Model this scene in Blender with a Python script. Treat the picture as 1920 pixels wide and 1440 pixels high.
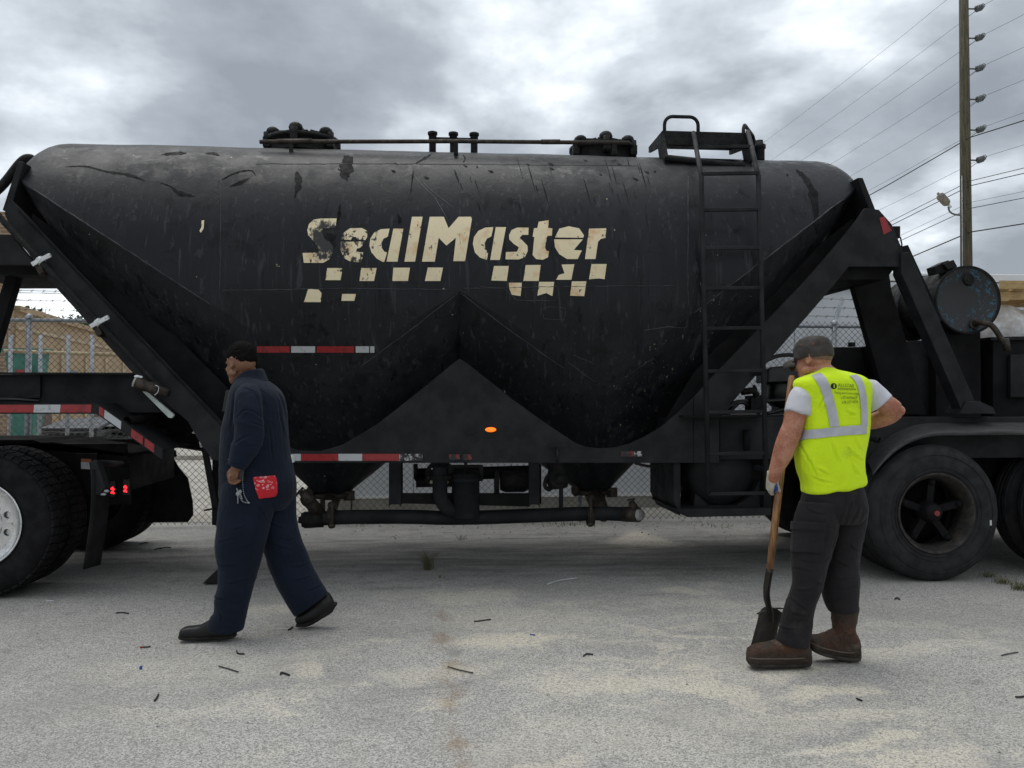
import bpy, bmesh, math, random
from mathutils import Vector, Matrix, noise
from mathutils.bvhtree import BVHTree
from mathutils.geometry import tessellate_polygon
R_ = math.radians
random.seed(7)
sc = bpy.context.scene
for o in list(bpy.data.objects):
    bpy.data.objects.remove(o)

# ------------------------------------------------------------------ camera
CAM = Vector((0, 0, 1.39)); YAW = R_(4.8); PITCH = R_(1.1); FPX = 1600.0
cd = bpy.data.cameras.new('camera'); cam = bpy.data.objects.new('camera', cd)
sc.collection.objects.link(cam); sc.camera = cam
cam.location = CAM; cam.rotation_euler = (R_(90) + PITCH, 0, -YAW)
cd.sensor_width = 36; cd.lens = 36 * FPX / 1920; cd.clip_start = .05; cd.clip_end = 1500
RT = Vector((math.cos(YAW), -math.sin(YAW), 0))
FW = Vector((math.sin(YAW) * math.cos(PITCH), math.cos(YAW) * math.cos(PITCH), math.sin(PITCH)))
UP = RT.cross(FW); FH = Vector((math.sin(YAW), math.cos(YAW), 0))

# ------------------------------------------------------------------ sky, sun, exposure
SUN_EL, SUN_AZ = R_(70), R_(-35)          # azimuth from +Y toward +X
w = bpy.data.worlds.new('World'); sc.world = w; w.use_nodes = True
nt = w.node_tree; nt.nodes.clear(); N = nt.nodes.new; L = nt.links.new
out = N('ShaderNodeOutputWorld'); b1 = N('ShaderNodeBackground'); b2 = N('ShaderNodeBackground'); mx = N('ShaderNodeMixShader')
sky = N('ShaderNodeTexSky'); sky.sky_type = 'NISHITA'; sky.sun_disc = False
sky.sun_elevation = SUN_EL; sky.sun_rotation = SUN_AZ
L(sky.outputs[0], b1.inputs[0]); b1.inputs[1].default_value = .1
tc = N('ShaderNodeTexCoord'); sep = N('ShaderNodeSeparateXYZ'); L(tc.outputs['Generated'], sep.inputs[0])
def wm(op, a, b=None, clamp=False):
    n = N('ShaderNodeMath'); n.operation = op; n.use_clamp = clamp
    for i, x in enumerate((a, b)):
        if x is None: continue
        if isinstance(x, (int, float)): n.inputs[i].default_value = x
        else: L(x, n.inputs[i])
    return n.outputs[0]
zc_ = wm('ADD', wm('MAXIMUM', sep.outputs[2], 0.0), .34)
cx = wm('DIVIDE', sep.outputs[0], zc_); cy = wm('DIVIDE', sep.outputs[1], zc_)
cmb = N('ShaderNodeCombineXYZ'); L(cx, cmb.inputs[0]); L(cy, cmb.inputs[1])
mp = N('ShaderNodeMapping'); L(cmb.outputs[0], mp.inputs[0])
mp.inputs['Location'].default_value = (-9.76, .16, 2.81); mp.inputs['Scale'].default_value = (1.6, 1.6, 1)
n1 = N('ShaderNodeTexNoise'); L(mp.outputs[0], n1.inputs['Vector'])
n1.inputs['Scale'].default_value = 1.0; n1.inputs['Detail'].default_value = 9; n1.inputs['Roughness'].default_value = .50; n1.inputs['Distortion'].default_value = .25
n2 = N('ShaderNodeTexNoise'); L(mp.outputs[0], n2.inputs['Vector'])
n2.inputs['Scale'].default_value = 2.0; n2.inputs['Detail'].default_value = 5; n2.inputs['Roughness'].default_value = .56
cs = wm('ADD', wm('MULTIPLY', n1.outputs[0], .68), wm('MULTIPLY', n2.outputs[0], .32))
rp = N('ShaderNodeValToRGB'); L(cs, rp.inputs[0])
e = rp.color_ramp.elements
e[0].position = .41; e[0].color = (.165, .180, .197, 1)
e[1].position = .685; e[1].color = (1.05, 1.06, 1.06, 1)
for p_, c_ in ((.485, (.235, .255, .275, 1)), (.545, (.385, .412, .438, 1)), (.605, (.64, .668, .69, 1))):
    q = e.new(p_); q.color = c_
L(rp.outputs[0], b2.inputs[0]); b2.inputs[1].default_value = 1.0
mx.inputs[0].default_value = .93
L(b1.outputs[0], mx.inputs[1]); L(b2.outputs[0], mx.inputs[2]); L(mx.outputs[0], out.inputs[0])
sl = bpy.data.lights.new('sun', 'SUN'); sl.energy = .8; sl.angle = R_(50); sl.color = (1, .97, .92)
so = bpy.data.objects.new('sun', sl); sc.collection.objects.link(so)
sd = Vector((math.sin(SUN_AZ) * math.cos(SUN_EL), math.cos(SUN_AZ) * math.cos(SUN_EL), math.sin(SUN_EL)))
so.rotation_euler = sd.to_track_quat('Z', 'Y').to_euler()
vs = sc.view_settings; vs.view_transform = 'Standard'; vs.look = 'None'; vs.gamma = 1; vs.exposure = .94; vs.use_curve_mapping = False
sc.cycles.use_denoising = True
sc.cycles.max_bounces = 4; sc.cycles.diffuse_bounces = 3; sc.cycles.glossy_bounces = 2; sc.cycles.transmission_bounces = 3; sc.cycles.use_adaptive_sampling = True; sc.cycles.adaptive_threshold = .02

# ------------------------------------------------------------------ helpers
def ray(u, v):
    return (FW * FPX + RT * (u - 960) + UP * (720 - v)).normalized()
def P(u, v, Y):                                  # point of the place seen at (u, v), on the vertical plane y = Y
    d = ray(u, v); return CAM + d * (Y / d.y)
def G(u, v, z=0):
    d = ray(u, v); return CAM + d * ((z - CAM.z) / d.z)

class MB:                                        # collects shapes for ONE mesh
    def __init__(s): s.v = []; s.f = []; s.sm = []
    def add(s, vs_, fs, smooth=False):
        b = len(s.v); s.v += [Vector(x) for x in vs_]
        s.f += [tuple(b + i for i in f) for f in fs]; s.sm += [smooth] * len(fs); return s
    def box(s, a, b):
        x0, y0, z0 = (min(a[i], b[i]) for i in range(3)); x1, y1, z1 = (max(a[i], b[i]) for i in range(3))
        return s.add([(x0,y0,z0),(x1,y0,z0),(x1,y1,z0),(x0,y1,z0),(x0,y0,z1),(x1,y0,z1),(x1,y1,z1),(x0,y1,z1)],
                     [(3,2,1,0),(4,5,6,7),(0,1,5,4),(1,2,6,5),(2,3,7,6),(3,0,4,7)])
    def prism(s, poly, ext):                     # poly: list of points, ext: vector
        n = len(poly); ext = Vector(ext); a = [Vector(p) for p in poly]
        nrm = Vector((0, 0, 0))
        for i in range(n): nrm += a[i].cross(a[(i + 1) % n])
        if nrm.dot(ext) > 0: a.reverse()
        return s.add(a + [p + ext for p in a], [tuple(range(n)), tuple(range(2 * n - 1, n - 1, -1))] +
                     [(i, i + n, (i + 1) % n + n, (i + 1) % n) for i in range(n)])
    def plate(s, uv, Y0, Y1):
        return s.prism([P(u, v, Y0) for u, v in uv], (0, Y1 - Y0, 0))
    def bar(s, a, b, w_, h_, up=(0, 0, 1)):      # box beam a -> b, w_ sideways, h_ along up
        a = Vector(a); b = Vector(b); d = (b - a).normalized(); up = Vector(up)
        sd_ = d.cross(up)
        if sd_.length < 1e-4: sd_ = d.cross(Vector((1, 0, 0)))
        sd_.normalize(); u_ = sd_.cross(d)
        c = [sd_ * w_ / 2 + u_ * h_ / 2, -sd_ * w_ / 2 + u_ * h_ / 2, -sd_ * w_ / 2 - u_ * h_ / 2, sd_ * w_ / 2 - u_ * h_ / 2]
        return s.add([a + k for k in c] + [b + k for k in c],
                     [(3,2,1,0),(4,5,6,7),(0,1,5,4),(1,2,6,5),(2,3,7,6),(3,0,4,7)])
    def tube(s, pts, r, n=10, caps=True):
        pts = [Vector(p) for p in pts]; m = len(pts)
        rs = r if isinstance(r, (list, tuple)) else [r] * m
        t0 = (pts[1] - pts[0]).normalized(); nv = t0.orthogonal().normalized(); vs_ = []; prev = t0
        for i in range(m):
            t = ((pts[min(i + 1, m - 1)] - pts[max(i - 1, 0)])).normalized()
            nv = prev.rotation_difference(t) @ nv; nv = (nv - t * nv.dot(t)).normalized(); prev = t
            bn = t.cross(nv)
            for k in range(n):
                a = 2 * math.pi * k / n; vs_.append(pts[i] + (nv * math.cos(a) + bn * math.sin(a)) * rs[i])
        fs = [(i*n+k, i*n+(k+1)%n, (i+1)*n+(k+1)%n, (i+1)*n+k) for i in range(m-1) for k in range(n)]
        s.add(vs_, fs, True)
        if caps:
            b = len(s.v) - m * n
            s.f += [tuple(b + k for k in range(n - 1, -1, -1)), tuple(b + (m-1)*n + k for k in range(n))]; s.sm += [False, False]
        return s
    def lathe(s, prof, c, ax, n=32, smooth=True):   # prof: (distance along axis, radius)
        c = Vector(c); ax = Vector(ax).normalized(); e1 = ax.orthogonal().normalized()
        if abs(ax.z) < .9: e1 = Vector((0, 0, 1)) - ax * ax.z; e1.normalize()
        e2 = ax.cross(e1); vs_ = []
        for d, r in prof:
            for k in range(n):
                a = 2 * math.pi * k / n; vs_.append(c + ax * d + (e1 * math.cos(a) + e2 * math.sin(a)) * r)
        m = len(prof)
        return s.add(vs_, [(i*n+k, i*n+(k+1)%n, (i+1)*n+(k+1)%n, (i+1)*n+k) for i in range(m-1) for k in range(n)], smooth)
    def disc(s, c, ax, r, h, n=24):
        return s.lathe([(-h/2, 0), (-h/2, r), (h/2, r), (h/2, 0)], c, ax, n, False)
    def ell(s, c, rad, rot=None, nu=16, nv=10):
        c = Vector(c); vs_ = []
        for i in range(nv + 1):
            th = math.pi * i / nv
            for k in range(nu):
                a = 2 * math.pi * k / nu
                p = Vector((rad[0]*math.sin(th)*math.cos(a), rad[1]*math.sin(th)*math.sin(a), rad[2]*math.cos(th)))
                if rot is not None: p = rot @ p
                vs_.append(c + p)
        return s.add(vs_, [(i*nu+k, (i+1)*nu+k, (i+1)*nu+(k+1)%nu, i*nu+(k+1)%nu) for i in range(nv) for k in range(nu)], True)
    def rings(s, rings, caps=True):
        n = len(rings[0]); m = len(rings)
        s.add([p for r in rings for p in r], [(i*n+k, i*n+(k+1)%n, (i+1)*n+(k+1)%n, (i+1)*n+k) for i in range(m-1) for k in range(n)], True)
        if caps:
            b = len(s.v) - m * n
            s.f += [tuple(b + k for k in range(n - 1, -1, -1)), tuple(b + (m-1)*n + k for k in range(n))]; s.sm += [True, True]
        return s
    def mesh(s, name):
        me = bpy.data.meshes.new(name); me.from_pydata(s.v, [], s.f); me.update()
        bm = bmesh.new(); bm.from_mesh(me)
        bmesh.ops.remove_doubles(bm, verts=bm.verts, dist=1e-5) if len(s.v) < 60000 else None
        bmesh.ops.recalc_face_normals(bm, faces=bm.faces); bm.to_mesh(me); bm.free()
        if len(me.polygons) == len(s.sm):
            me.polygons.foreach_set('use_smooth', s.sm)
        else:
            me.polygons.foreach_set('use_smooth', [any(s.sm)] * len(me.polygons))
        return me

WT = {}
def link(o, parent=None, loc=None):
    sc.collection.objects.link(o); loc = Vector(loc) if loc is not None else Vector((0, 0, 0))
    o.location = loc; WT[o.name] = loc
    if parent is not None:
        o.parent = parent; o.matrix_parent_inverse = Matrix.Translation(-WT[parent.name])
    return o
def O(name, mb, mat_, parent=None, loc=None, bevel=0, label=None):
    me = mb.mesh(name) if isinstance(mb, MB) else mb
    if not me.materials: me.materials.append(mat_)
    o = bpy.data.objects.new(name, me); link(o, parent, loc)
    if bevel:
        b = o.modifiers.new('bevel', 'BEVEL'); b.width = bevel; b.segments = 2; b.limit_method = 'ANGLE'; b.angle_limit = R_(40)
    if label: o['label'] = label
    return o
def tag(o, label, cat, group=None):
    o['label'] = label; o['category'] = cat
    if group: o['group'] = group
    return o
def thing(name, label, cat, loc, group=None):
    o = bpy.data.objects.new(name, None); o.empty_display_size = .2; link(o, None, loc); return tag(o, label, cat, group)
def structure(o): o['kind'] = 'structure'; return o
def stuff(o): o['kind'] = 'stuff'; return o
def arc(c, r, a0, a1, n, e1, e2):
    return [Vector(c) + (Vector(e1) * math.cos(a0 + (a1 - a0) * i / n) + Vector(e2) * math.sin(a0 + (a1 - a0) * i / n)) * r for i in range(n + 1)]
def spline(pts, k=8):                            # Catmull-Rom through points
    p = [Vector(x) for x in pts]; p = [p[0] * 2 - p[1]] + p + [p[-1] * 2 - p[-2]]; o_ = []
    for i in range(1, len(p) - 2):
        for j in range(k):
            t = j / k
            o_.append(.5 * ((2*p[i]) + (p[i+1]-p[i-1])*t + (2*p[i-1]-5*p[i]+4*p[i+1]-p[i+2])*t*t + (3*p[i]-p[i-1]-3*p[i+1]+p[i+2])*t**3))
    return o_ + [p[-2]]

# ------------------------------------------------------------------ materials
class NT:
    def __init__(s, name):
        s.m = bpy.data.materials.new(name); s.m.use_nodes = True; s.t = s.m.node_tree
        s.b = s.t.nodes['Principled BSDF']; s.co = s.n('ShaderNodeTexCoord').outputs['Object']
    def n(s, t): return s.t.nodes.new(t)
    def set(s, sock, x):
        if isinstance(x, (int, float)): sock.default_value = x
        elif isinstance(x, (tuple, list)): sock.default_value = tuple(x) + ((1,) if len(x) == 3 and len(sock.default_value) == 4 else ())
        else: s.t.links.new(x, sock)
    def map(s, scale=(1, 1, 1), loc=(0, 0, 0), rot=(0, 0, 0), vec=None):
        m = s.n('ShaderNodeMapping'); s.set(m.inputs[0], vec or s.co); m.inputs['Scale'].default_value = scale
        m.inputs['Location'].default_value = loc; m.inputs['Rotation'].default_value = rot; return m.outputs[0]
    def noise(s, scale, detail=5, rough=.55, vec=None, dist=0):
        n = s.n('ShaderNodeTexNoise'); s.set(n.inputs['Vector'], vec or s.co)
        n.inputs['Scale'].default_value = scale; n.inputs['Detail'].default_value = detail; n.inputs['Roughness'].default_value = rough; n.inputs['Distortion'].default_value = dist
        return n.outputs[0]
    def voro(s, scale, out_='Distance', vec=None):
        n = s.n('ShaderNodeTexVoronoi'); s.set(n.inputs['Vector'], vec or s.co); n.inputs['Scale'].default_value = scale; return n.outputs[out_]
    def math(s, op, a, b=0, c=0):
        n = s.n('ShaderNodeMath'); n.operation = op; s.set(n.inputs[0], a); s.set(n.inputs[1], b); s.set(n.inputs[2], c); return n.outputs[0]
    def step(s, x, lo, hi):
        n = s.n('ShaderNodeMapRange'); n.interpolation_type = 'SMOOTHSTEP'; s.set(n.inputs[0], x); n.inputs[1].default_value = lo; n.inputs[2].default_value = hi; return n.outputs[0]
    def mix(s, f, a, b, blend='MIX'):
        n = s.n('ShaderNodeMix'); n.data_type = 'RGBA'; n.blend_type = blend; s.set(n.inputs[0], f); s.set(n.inputs[6], a); s.set(n.inputs[7], b); return n.outputs[2]
    def dist(s, c, scale=(1, 1, 1)):
        m = s.n('ShaderNodeVectorMath'); m.operation = 'SUBTRACT'; s.set(m.inputs[0], s.co); m.inputs[1].default_value = c
        k = s.n('ShaderNodeVectorMath'); k.operation = 'MULTIPLY'; s.t.links.new(m.outputs[0], k.inputs[0]); k.inputs[1].default_value = scale
        l = s.n('ShaderNodeVectorMath'); l.operation = 'LENGTH'; s.t.links.new(k.outputs[0], l.inputs[0]); return l.outputs['Value']
    def bump(s, h, strength=.3, d=.01):
        n = s.n('ShaderNodeBump'); n.inputs['Strength'].default_value = strength; n.inputs['Distance'].default_value = d; s.set(n.inputs['Height'], h)
        s.t.links.new(n.outputs[0], s.b.inputs['Normal']); return n
    def fin(s, col=None, rough=None, metal=None, spec=None):
        if col is not None: s.set(s.b.inputs['Base Color'], col)
        if rough is not None: s.set(s.b.inputs['Roughness'], rough)
        if metal is not None: s.set(s.b.inputs['Metallic'], metal)
        if spec is not None: s.set(s.b.inputs['Specular IOR Level'], spec)
        return s.m
def mat(name, c1, c2=None, rough=.6, metal=0, vs=6, bump=0, bs=60, stretch=(1, 1, 1), spec=.5, bd=.004, lo=.35, hi=.65):
    k = NT(name); c2 = c2 or tuple(x * .7 for x in c1); v = k.map(stretch)
    f = k.step(k.noise(vs, 7, .6, v), lo, hi)
    if bump: k.bump(k.noise(bs, 4, .6, v), bump, bd)
    return k.fin(k.mix(f, c1, c2), k.math('ADD', rough - .08, k.math('MULTIPLY', f, .16)), metal, spec)

def tank_paint():
    k = NT('weathered_black_tank_paint')
    big = k.noise(1.1, 6, .6); streak = k.noise(1.6, 5, .65, k.map((5, 5, .7), rot=(0, R_(-9), 0)))
    fl = k.noise(7, 7, .66, dist=.6); spk = k.noise(38, 4, .6)
    dust = k.math('MULTIPLY', k.step(big, .34, .64), k.step(streak, .36, .60))
    col = k.mix(dust, (.0085, .0098, .0122), (.0170, .0190, .0228))
    blot = k.step(fl, .575, .61); col = k.mix(k.math('MULTIPLY', blot, .75), col, (.005, .005, .005))
    pale = k.step(k.noise(9, 8, .62, k.map((1.6, 1.6, .8), loc=(5, 2, 1))), .615, .68)
    col = k.mix(k.math('MULTIPLY', pale, .45), col, (.048, .051, .056))
    drip = k.step(k.noise(3.2, 5, .6, k.map((7, 7, .35), loc=(1, 7, 3))), .63, .69)
    col = k.mix(k.math('MULTIPLY', drip, .55), col, (.052, .054, .056))
    for (sx_, lx, t0, cc_, am_) in ((26, 3, .66, (.045, .048, .053), .5), (17, 9, .65, (.003, .003, .003), .85), (11, 7, .66, (.05, .053, .058), .5), (34, 12, .65, (.04, .043, .047), .45)):
        ln_ = k.step(k.noise(1, 4, .55, k.map((sx_, sx_ * .5, 1.5), loc=(lx, 2, 4), rot=(0, R_(-13 + lx * 1.5), 0)), .4), t0 - .03, t0 + .03)
        col = k.mix(k.math('MULTIPLY', ln_, am_), col, cc_)
    # chipped pale paint low on the rear hopper
    c = P(1215, 740, 6.75); near = k.math('SUBTRACT', 1, k.step(k.dist(c, (1.5, .5, 1)), .25, .75))
    c2 = P(1325, 610, 6.4); near2 = k.math('SUBTRACT', 1, k.step(k.dist(c2, (3, .5, 1)), .15, .6))
    chip = k.step(k.noise(30, 4, .7, k.map((1.6, 1, .45), rot=(0, R_(30), 0))), .66, .69)
    col = k.mix(k.math('MULTIPLY', chip, k.math('MAXIMUM', near, near2)), col, (.42, .36, .24))
    rare = k.step(k.noise(23, 2, .5), .775, .79); col = k.mix(rare, col, (.35, .31, .22))
    rough = k.math('SUBTRACT', k.math('ADD', .43, k.math('MULTIPLY', dust, .2)), k.math('MULTIPLY', blot, .14))
    k.bump(k.math('ADD', k.math('ADD', k.math('MULTIPLY', big, .9), k.math('MULTIPLY', fl, .5)), k.math('MULTIPLY', spk, .13)), .35, .02)
    return k.fin(col, rough, 0, .22)
TANK = tank_paint()
FRAME = mat('charcoal_frame_paint', (.0215, .0225, .0245), (.013, .0135, .015), .65, vs=5, bump=.25, bs=90, spec=.18)
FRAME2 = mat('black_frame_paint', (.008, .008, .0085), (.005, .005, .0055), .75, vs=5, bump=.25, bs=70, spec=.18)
GRIME = mat('tar_crusted_iron', (.014, .0135, .013), (.006, .006, .006), .6, vs=18, bump=.9, bs=60, bd=.01, spec=.22)
RUSTY = mat('grimy_brown_iron', (.055, .042, .030), (.022, .018, .015), .6, metal=.3, vs=25, bump=.6, bs=80)
RUBBER = mat('tyre_rubber', (.027, .027, .029), (.016, .016, .017), .8, vs=9, bump=.2, bs=120, spec=.25)
RUBBER2 = mat('lugged_tyre_rubber', (.014, .014, .015), (.008, .008, .0085), .85, vs=9, bump=.2, bs=120, spec=.18)
FLAP = mat('mudflap_rubber', (.011, .011, .012), (.007, .007, .007), .7, vs=9, bump=.2, bs=40, spec=.25)
GREASE = mat('greasy_black_steel', (.007, .0065, .006), (.004, .004, .004), .9, vs=9, bump=.5, bs=40, spec=.08)
ALU = mat('polished_aluminium', (.75, .75, .75), (.6, .6, .6), .3, metal=.85, vs=20)
RIMRUST = mat('dusty_rusted_rim', (.038, .031, .025), (.010, .009, .008), .7, vs=14, bump=.3, bs=60)
GALV = mat('galvanised_steel', (.36, .38, .40), (.25, .27, .29), .45, metal=.6, vs=20, bump=.1, bs=90)
WIRE = mat('fence_wire', (.10, .10, .10), (.05, .05, .05), .6, metal=.2, vs=9)
CLAMPW = mat('bright_zinc', (.72, .74, .74), (.55, .57, .58), .4, metal=.3, vs=40)
RED = mat('red_reflective_tape', (.30, .020, .022), (.13, .012, .014), .4, vs=22, lo=.45, hi=.75)
FLAKE = mat('flaking_red_tape', (.20, .02, .02), (.020, .020, .022), .6, vs=34, lo=.42, hi=.5)
FLAKW = mat('flaking_white_tape', (.35, .36, .36), (.022, .022, .024), .6, vs=34, lo=.44, hi=.52)
WELD = mat('scuffed_weld', (.050, .053, .058), (.022, .023, .025), .55, vs=14, spec=.3)
WHT = mat('white_reflective_tape', (.46, .475, .485), (.20, .205, .21), .4, vs=26, lo=.55, hi=.75)
SHED = mat('pale_grey_sheet_metal', (.66, .68, .70), (.58, .60, .615), .5, vs=1.2, stretch=(1.5, 1.5, .4))
SHEDT = mat('white_trim', (.78, .78, .76), (.60, .57, .52), .5, vs=3, lo=.5, hi=.8)
BEIGE = mat('beige_footing', (.36, .345, .30), (.27, .255, .22), .8, vs=3, bump=.2)
CONC = mat('pale_concrete_yard', (.40, .375, .33), (.31, .29, .25), .85, vs=1.3, bump=.3, bs=30)
TAN = mat('tan_stucco', (.40, .285, .165), (.35, .25, .145), .8, vs=.8, bump=.2, bs=20)
TRIM = mat('light_tan_trim', (.52, .41, .27), None, .8, vs=2)
WOOD = mat('worn_shovel_wood', (.34, .17, .065), (.13, .060, .024), .5, vs=14, stretch=(5, 5, .8), bump=.2, bs=40)
PINE = mat('yellow_pine', (.55, .38, .17), (.42, .28, .12), .7, vs=8, stretch=(1, 1, 6))
WRAP = mat('milky_plastic_wrap', (.70, .70, .70), (.42, .38, .33), .25, vs=7, bump=.6, bs=14, bd=.02)
TEAL = mat('teal_steel', (.03, .18, .13), (.02, .12, .09), .5, vs=4)
DARKGL = mat('dark_window_glass', (.02, .022, .025), None, .15, vs=2)
PLAS = mat('black_plastic', (.010, .010, .011), (.006, .006, .006), .4, vs=8)
POLE = mat('weathered_treated_pole', (.100, .088, .050), (.055, .049, .031), .85, vs=3, stretch=(6, 6, .5), bump=.5, bs=10, bd=.02)
INS = mat('grey_insulator', (.11, .12, .125), None, .35, vs=5)
CABLE = mat('black_cable', (.02, .02, .022), None, .6, vs=5)
LEAF = mat('green_leaves', (.062, .105, .032), (.032, .062, .018), .6, vs=9)
LEAF2 = mat('dull_leaves', (.085, .085, .045), (.05, .052, .03), .65, vs=9)
TWIGM = mat('grey_bark', (.09, .075, .06), None, .85, vs=8)
GRASS = mat('weed_blades', (.075, .082, .028), (.11, .095, .045), .7, vs=14)
def brick_mat():
    k = NT('tan_brick'); n = k.n('ShaderNodeTexBrick')
    sp = k.n('ShaderNodeSeparateXYZ'); k.set(sp.inputs[0], k.co); cb = k.n('ShaderNodeCombineXYZ')
    k.set(cb.inputs[0], k.math('ADD', sp.outputs[0], sp.outputs[1])); k.set(cb.inputs[1], sp.outputs[2])
    k.set(n.inputs['Vector'], cb.outputs[0])
    n.inputs['Color1'].default_value = (.30, .20, .115, 1); n.inputs['Color2'].default_value = (.19, .12, .075, 1); n.inputs['Mortar'].default_value = (.33, .27, .20, 1)
    n.inputs['Scale'].default_value = 1; n.inputs['Mortar Size'].default_value = .012; n.inputs['Brick Width'].default_value = .3; n.inputs['Row Height'].default_value = .10
    return k.fin(n.outputs[0], .85)
BRICK = brick_mat()
def emit(name, c, s_):
    k = NT(name); k.set(k.b.inputs['Emission Color'], c); k.b.inputs['Emission Strength'].default_value = s_
    return k.fin(c, .25)
AMBER = emit('lit_amber_lens', (1, .20, .015), .5)
LED = emit('lit_red_led', (1, .02, .03), 1.6)

def asphalt():
    k = NT('worn_asphalt')
    fine = k.voro(165, 'Color'); fine2 = k.noise(300, 2, .5); mid = k.noise(40, 3, .65); big = k.noise(.9, 5, .6); mb_ = k.noise(6, 4, .6)
    sp = k.n('ShaderNodeSeparateColor'); k.set(sp.inputs[0], fine)
    grain = k.math('ADD', k.math('MULTIPLY', sp.outputs[0], .6), k.math('MULTIPLY', fine2, .5))
    col = k.mix(k.step(grain, .15, 1.0), (.190, .184, .172), (.60, .585, .55))
    col = k.mix(k.math('MULTIPLY', k.step(big, .40, .66), .55), col, k.mix(.62, col, (.185, .182, .178)))
    med = k.noise(2.6, 6, .65, k.map((1, .7, 1), loc=(7, 3, 0)), 1.0); col = k.mix(k.math('MULTIPLY', k.step(med, .50, .70), .5), col, k.mix(.6, col, (.36, .345, .31)))
    dk_ = k.step(k.noise(3.3, 6, .66, k.map((.8, 1.2, 1), loc=(2, 9, 0)), .6), .58, .72); col = k.mix(k.math('MULTIPLY', dk_, .6), col, k.mix(.7, col, (.115, .115, .115)))
    spot = k.step(k.noise(21, 3, .5), .735, .76); col = k.mix(k.math('MULTIPLY', spot, .6), col, (.05, .05, .05))
    wn = k.n('ShaderNodeTexNoise'); k.set(wn.inputs['Vector'], k.co); wn.inputs['Scale'].default_value = 1.5; wn.inputs['Detail'].default_value = 5; wn.inputs['Roughness'].default_value = .6
    wsub = k.n('ShaderNodeVectorMath'); wsub.operation = 'SUBTRACT'; k.t.links.new(wn.outputs['Color'], wsub.inputs[0]); wsub.inputs[1].default_value = (.5, .5, .5)
    wsc = k.n('ShaderNodeVectorMath'); wsc.operation = 'MULTIPLY_ADD'; k.t.links.new(wsub.outputs[0], wsc.inputs[0]); wsc.inputs[1].default_value = (1.5, .9, 0); k.t.links.new(k.co, wsc.inputs[2])
    co0 = k.co; k.co = wsc.outputs[0]
    wob = k.math('ADD', k.math('MULTIPLY', k.math('SUBTRACT', big, .5), .9), k.math('MULTIPLY', k.math('SUBTRACT', mb_, .5), 1.0))
    sand = None
    for (u, v, rx, ry, a) in ((950, 1205, .42, .22, 1), (860, 1265, .35, .18, .55), (1290, 1290, .26, .17, .9), (1540, 1290, .42, .13, .9), (1600, 1395, .5, .08, .8),
                            (1330, 1195, .55, .045, .75), (1180, 1235, .5, .05, .5), (860, 1120, .42, .3, .6), (1210, 1010, .42, .62, .9), (1310, 1105, .34, .24, .75),
                            (520, 1150, .3, .2, .6), (1060, 1290, .12, .28, .7), (1780, 1420, .5, .12, .7), (560, 1230, .5, .18, .35), (1000, 1420, .22, .1, .6), (1500, 1345, .7, .2, .4), (1400, 1250, .8, .3, .35), (960, 1160, .7, .35, .4), (1100, 1390, .8, .2, .3), (330, 1260, .7, .3, .25), (1700, 1230, .6, .1, .5)):
        c = G(u, v); d = k.math('ADD', k.dist((c.x, c.y, 0), (1 / rx, 1 / ry, 0)), wob)
        m = k.math('MULTIPLY', k.math('SUBTRACT', 1, k.step(d, .35, 1.15)), a)
        sand = m if sand is None else k.math('MAXIMUM', sand, m)
    c = G(1120, 1235); fld = k.math('SUBTRACT', 1, k.step(k.dist((c.x, c.y, 0), (.36, .62, 0)), .5, 1.1)); fn_ = k.step(k.noise(1.15, 6, .62, k.map((1, 1.9, 1), loc=(3, 5, 0)), 1.2), .50, .64)
    sand = k.math('MAXIMUM', sand, k.math('MULTIPLY', k.math('MULTIPLY', fld, fn_), .8))
    k.co = co0
    sandf = k.math('MULTIPLY', sand, k.step(k.math('ADD', k.math('MULTIPLY', grain, .5), k.math('MULTIPLY', mid, .6)), .30, .72))
    col = k.mix(k.math('MULTIPLY', sandf, .95), col, (.66, .61, .50))
    # oil and tar under the trailer
    c = G(900, 1035); d = k.math('ADD', k.dist((c.x, c.y, 0), (.20, .72, 0)), wob)
    oil = k.math('SUBTRACT', 1, k.step(d, .35, 1.35)); st = k.step(k.noise(2.2, 6, .6, k.map((.6, 3, 1))), .3, .7)
    col = k.mix(k.math('MULTIPLY', k.math('MULTIPLY', oil, k.math('ADD', .22, k.math('MULTIPLY', st, .45))), k.math('SUBTRACT', 1, k.math('MULTIPLY', sandf, .8))), col, (.055, .055, .057))
    # rust coloured crack running towards the viewer
    a = G(815, 1060); b = G(865, 1440); sx = k.n('ShaderNodeSeparateXYZ'); k.set(sx.inputs[0], k.co)
    t_ = k.math('DIVIDE', k.math('SUBTRACT', sx.outputs[1], a.y), b.y - a.y)
    xl = k.math('ADD', a.x, k.math('MULTIPLY', t_, b.x - a.x))
    dx = k.math('ABSOLUTE', k.math('ADD', k.math('SUBTRACT', sx.outputs[0], xl), k.math('MULTIPLY', k.math('SUBTRACT', k.noise(2.5, 5, .6), .5), .22)))
    cr = k.math('MULTIPLY', k.math('SUBTRACT', 1, k.step(dx, .004, .10)), k.step(k.noise(3.1, 5, .6), .42, .62))
    cr = k.math('MULTIPLY', cr, k.step(k.math('MULTIPLY', sx.outputs[1], -1), -5.9, -5.4))
    col = k.mix(k.math('MULTIPLY', cr, .5), col, (.24, .16, .085))
    thin = k.math('MULTIPLY', k.math('SUBTRACT', 1, k.step(dx, .002, .008)), k.step(k.math('MULTIPLY', sx.outputs[1], -1), -7.5, -5))
    col = k.mix(k.math('MULTIPLY', thin, .15), col, (.06, .05, .04))
    k.bump(k.math('ADD', k.math('MULTIPLY', sp.outputs[1], .6), mid), .55, .006)
    return k.fin(col, .9, 0, .15)
ASPH = asphalt()
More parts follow.
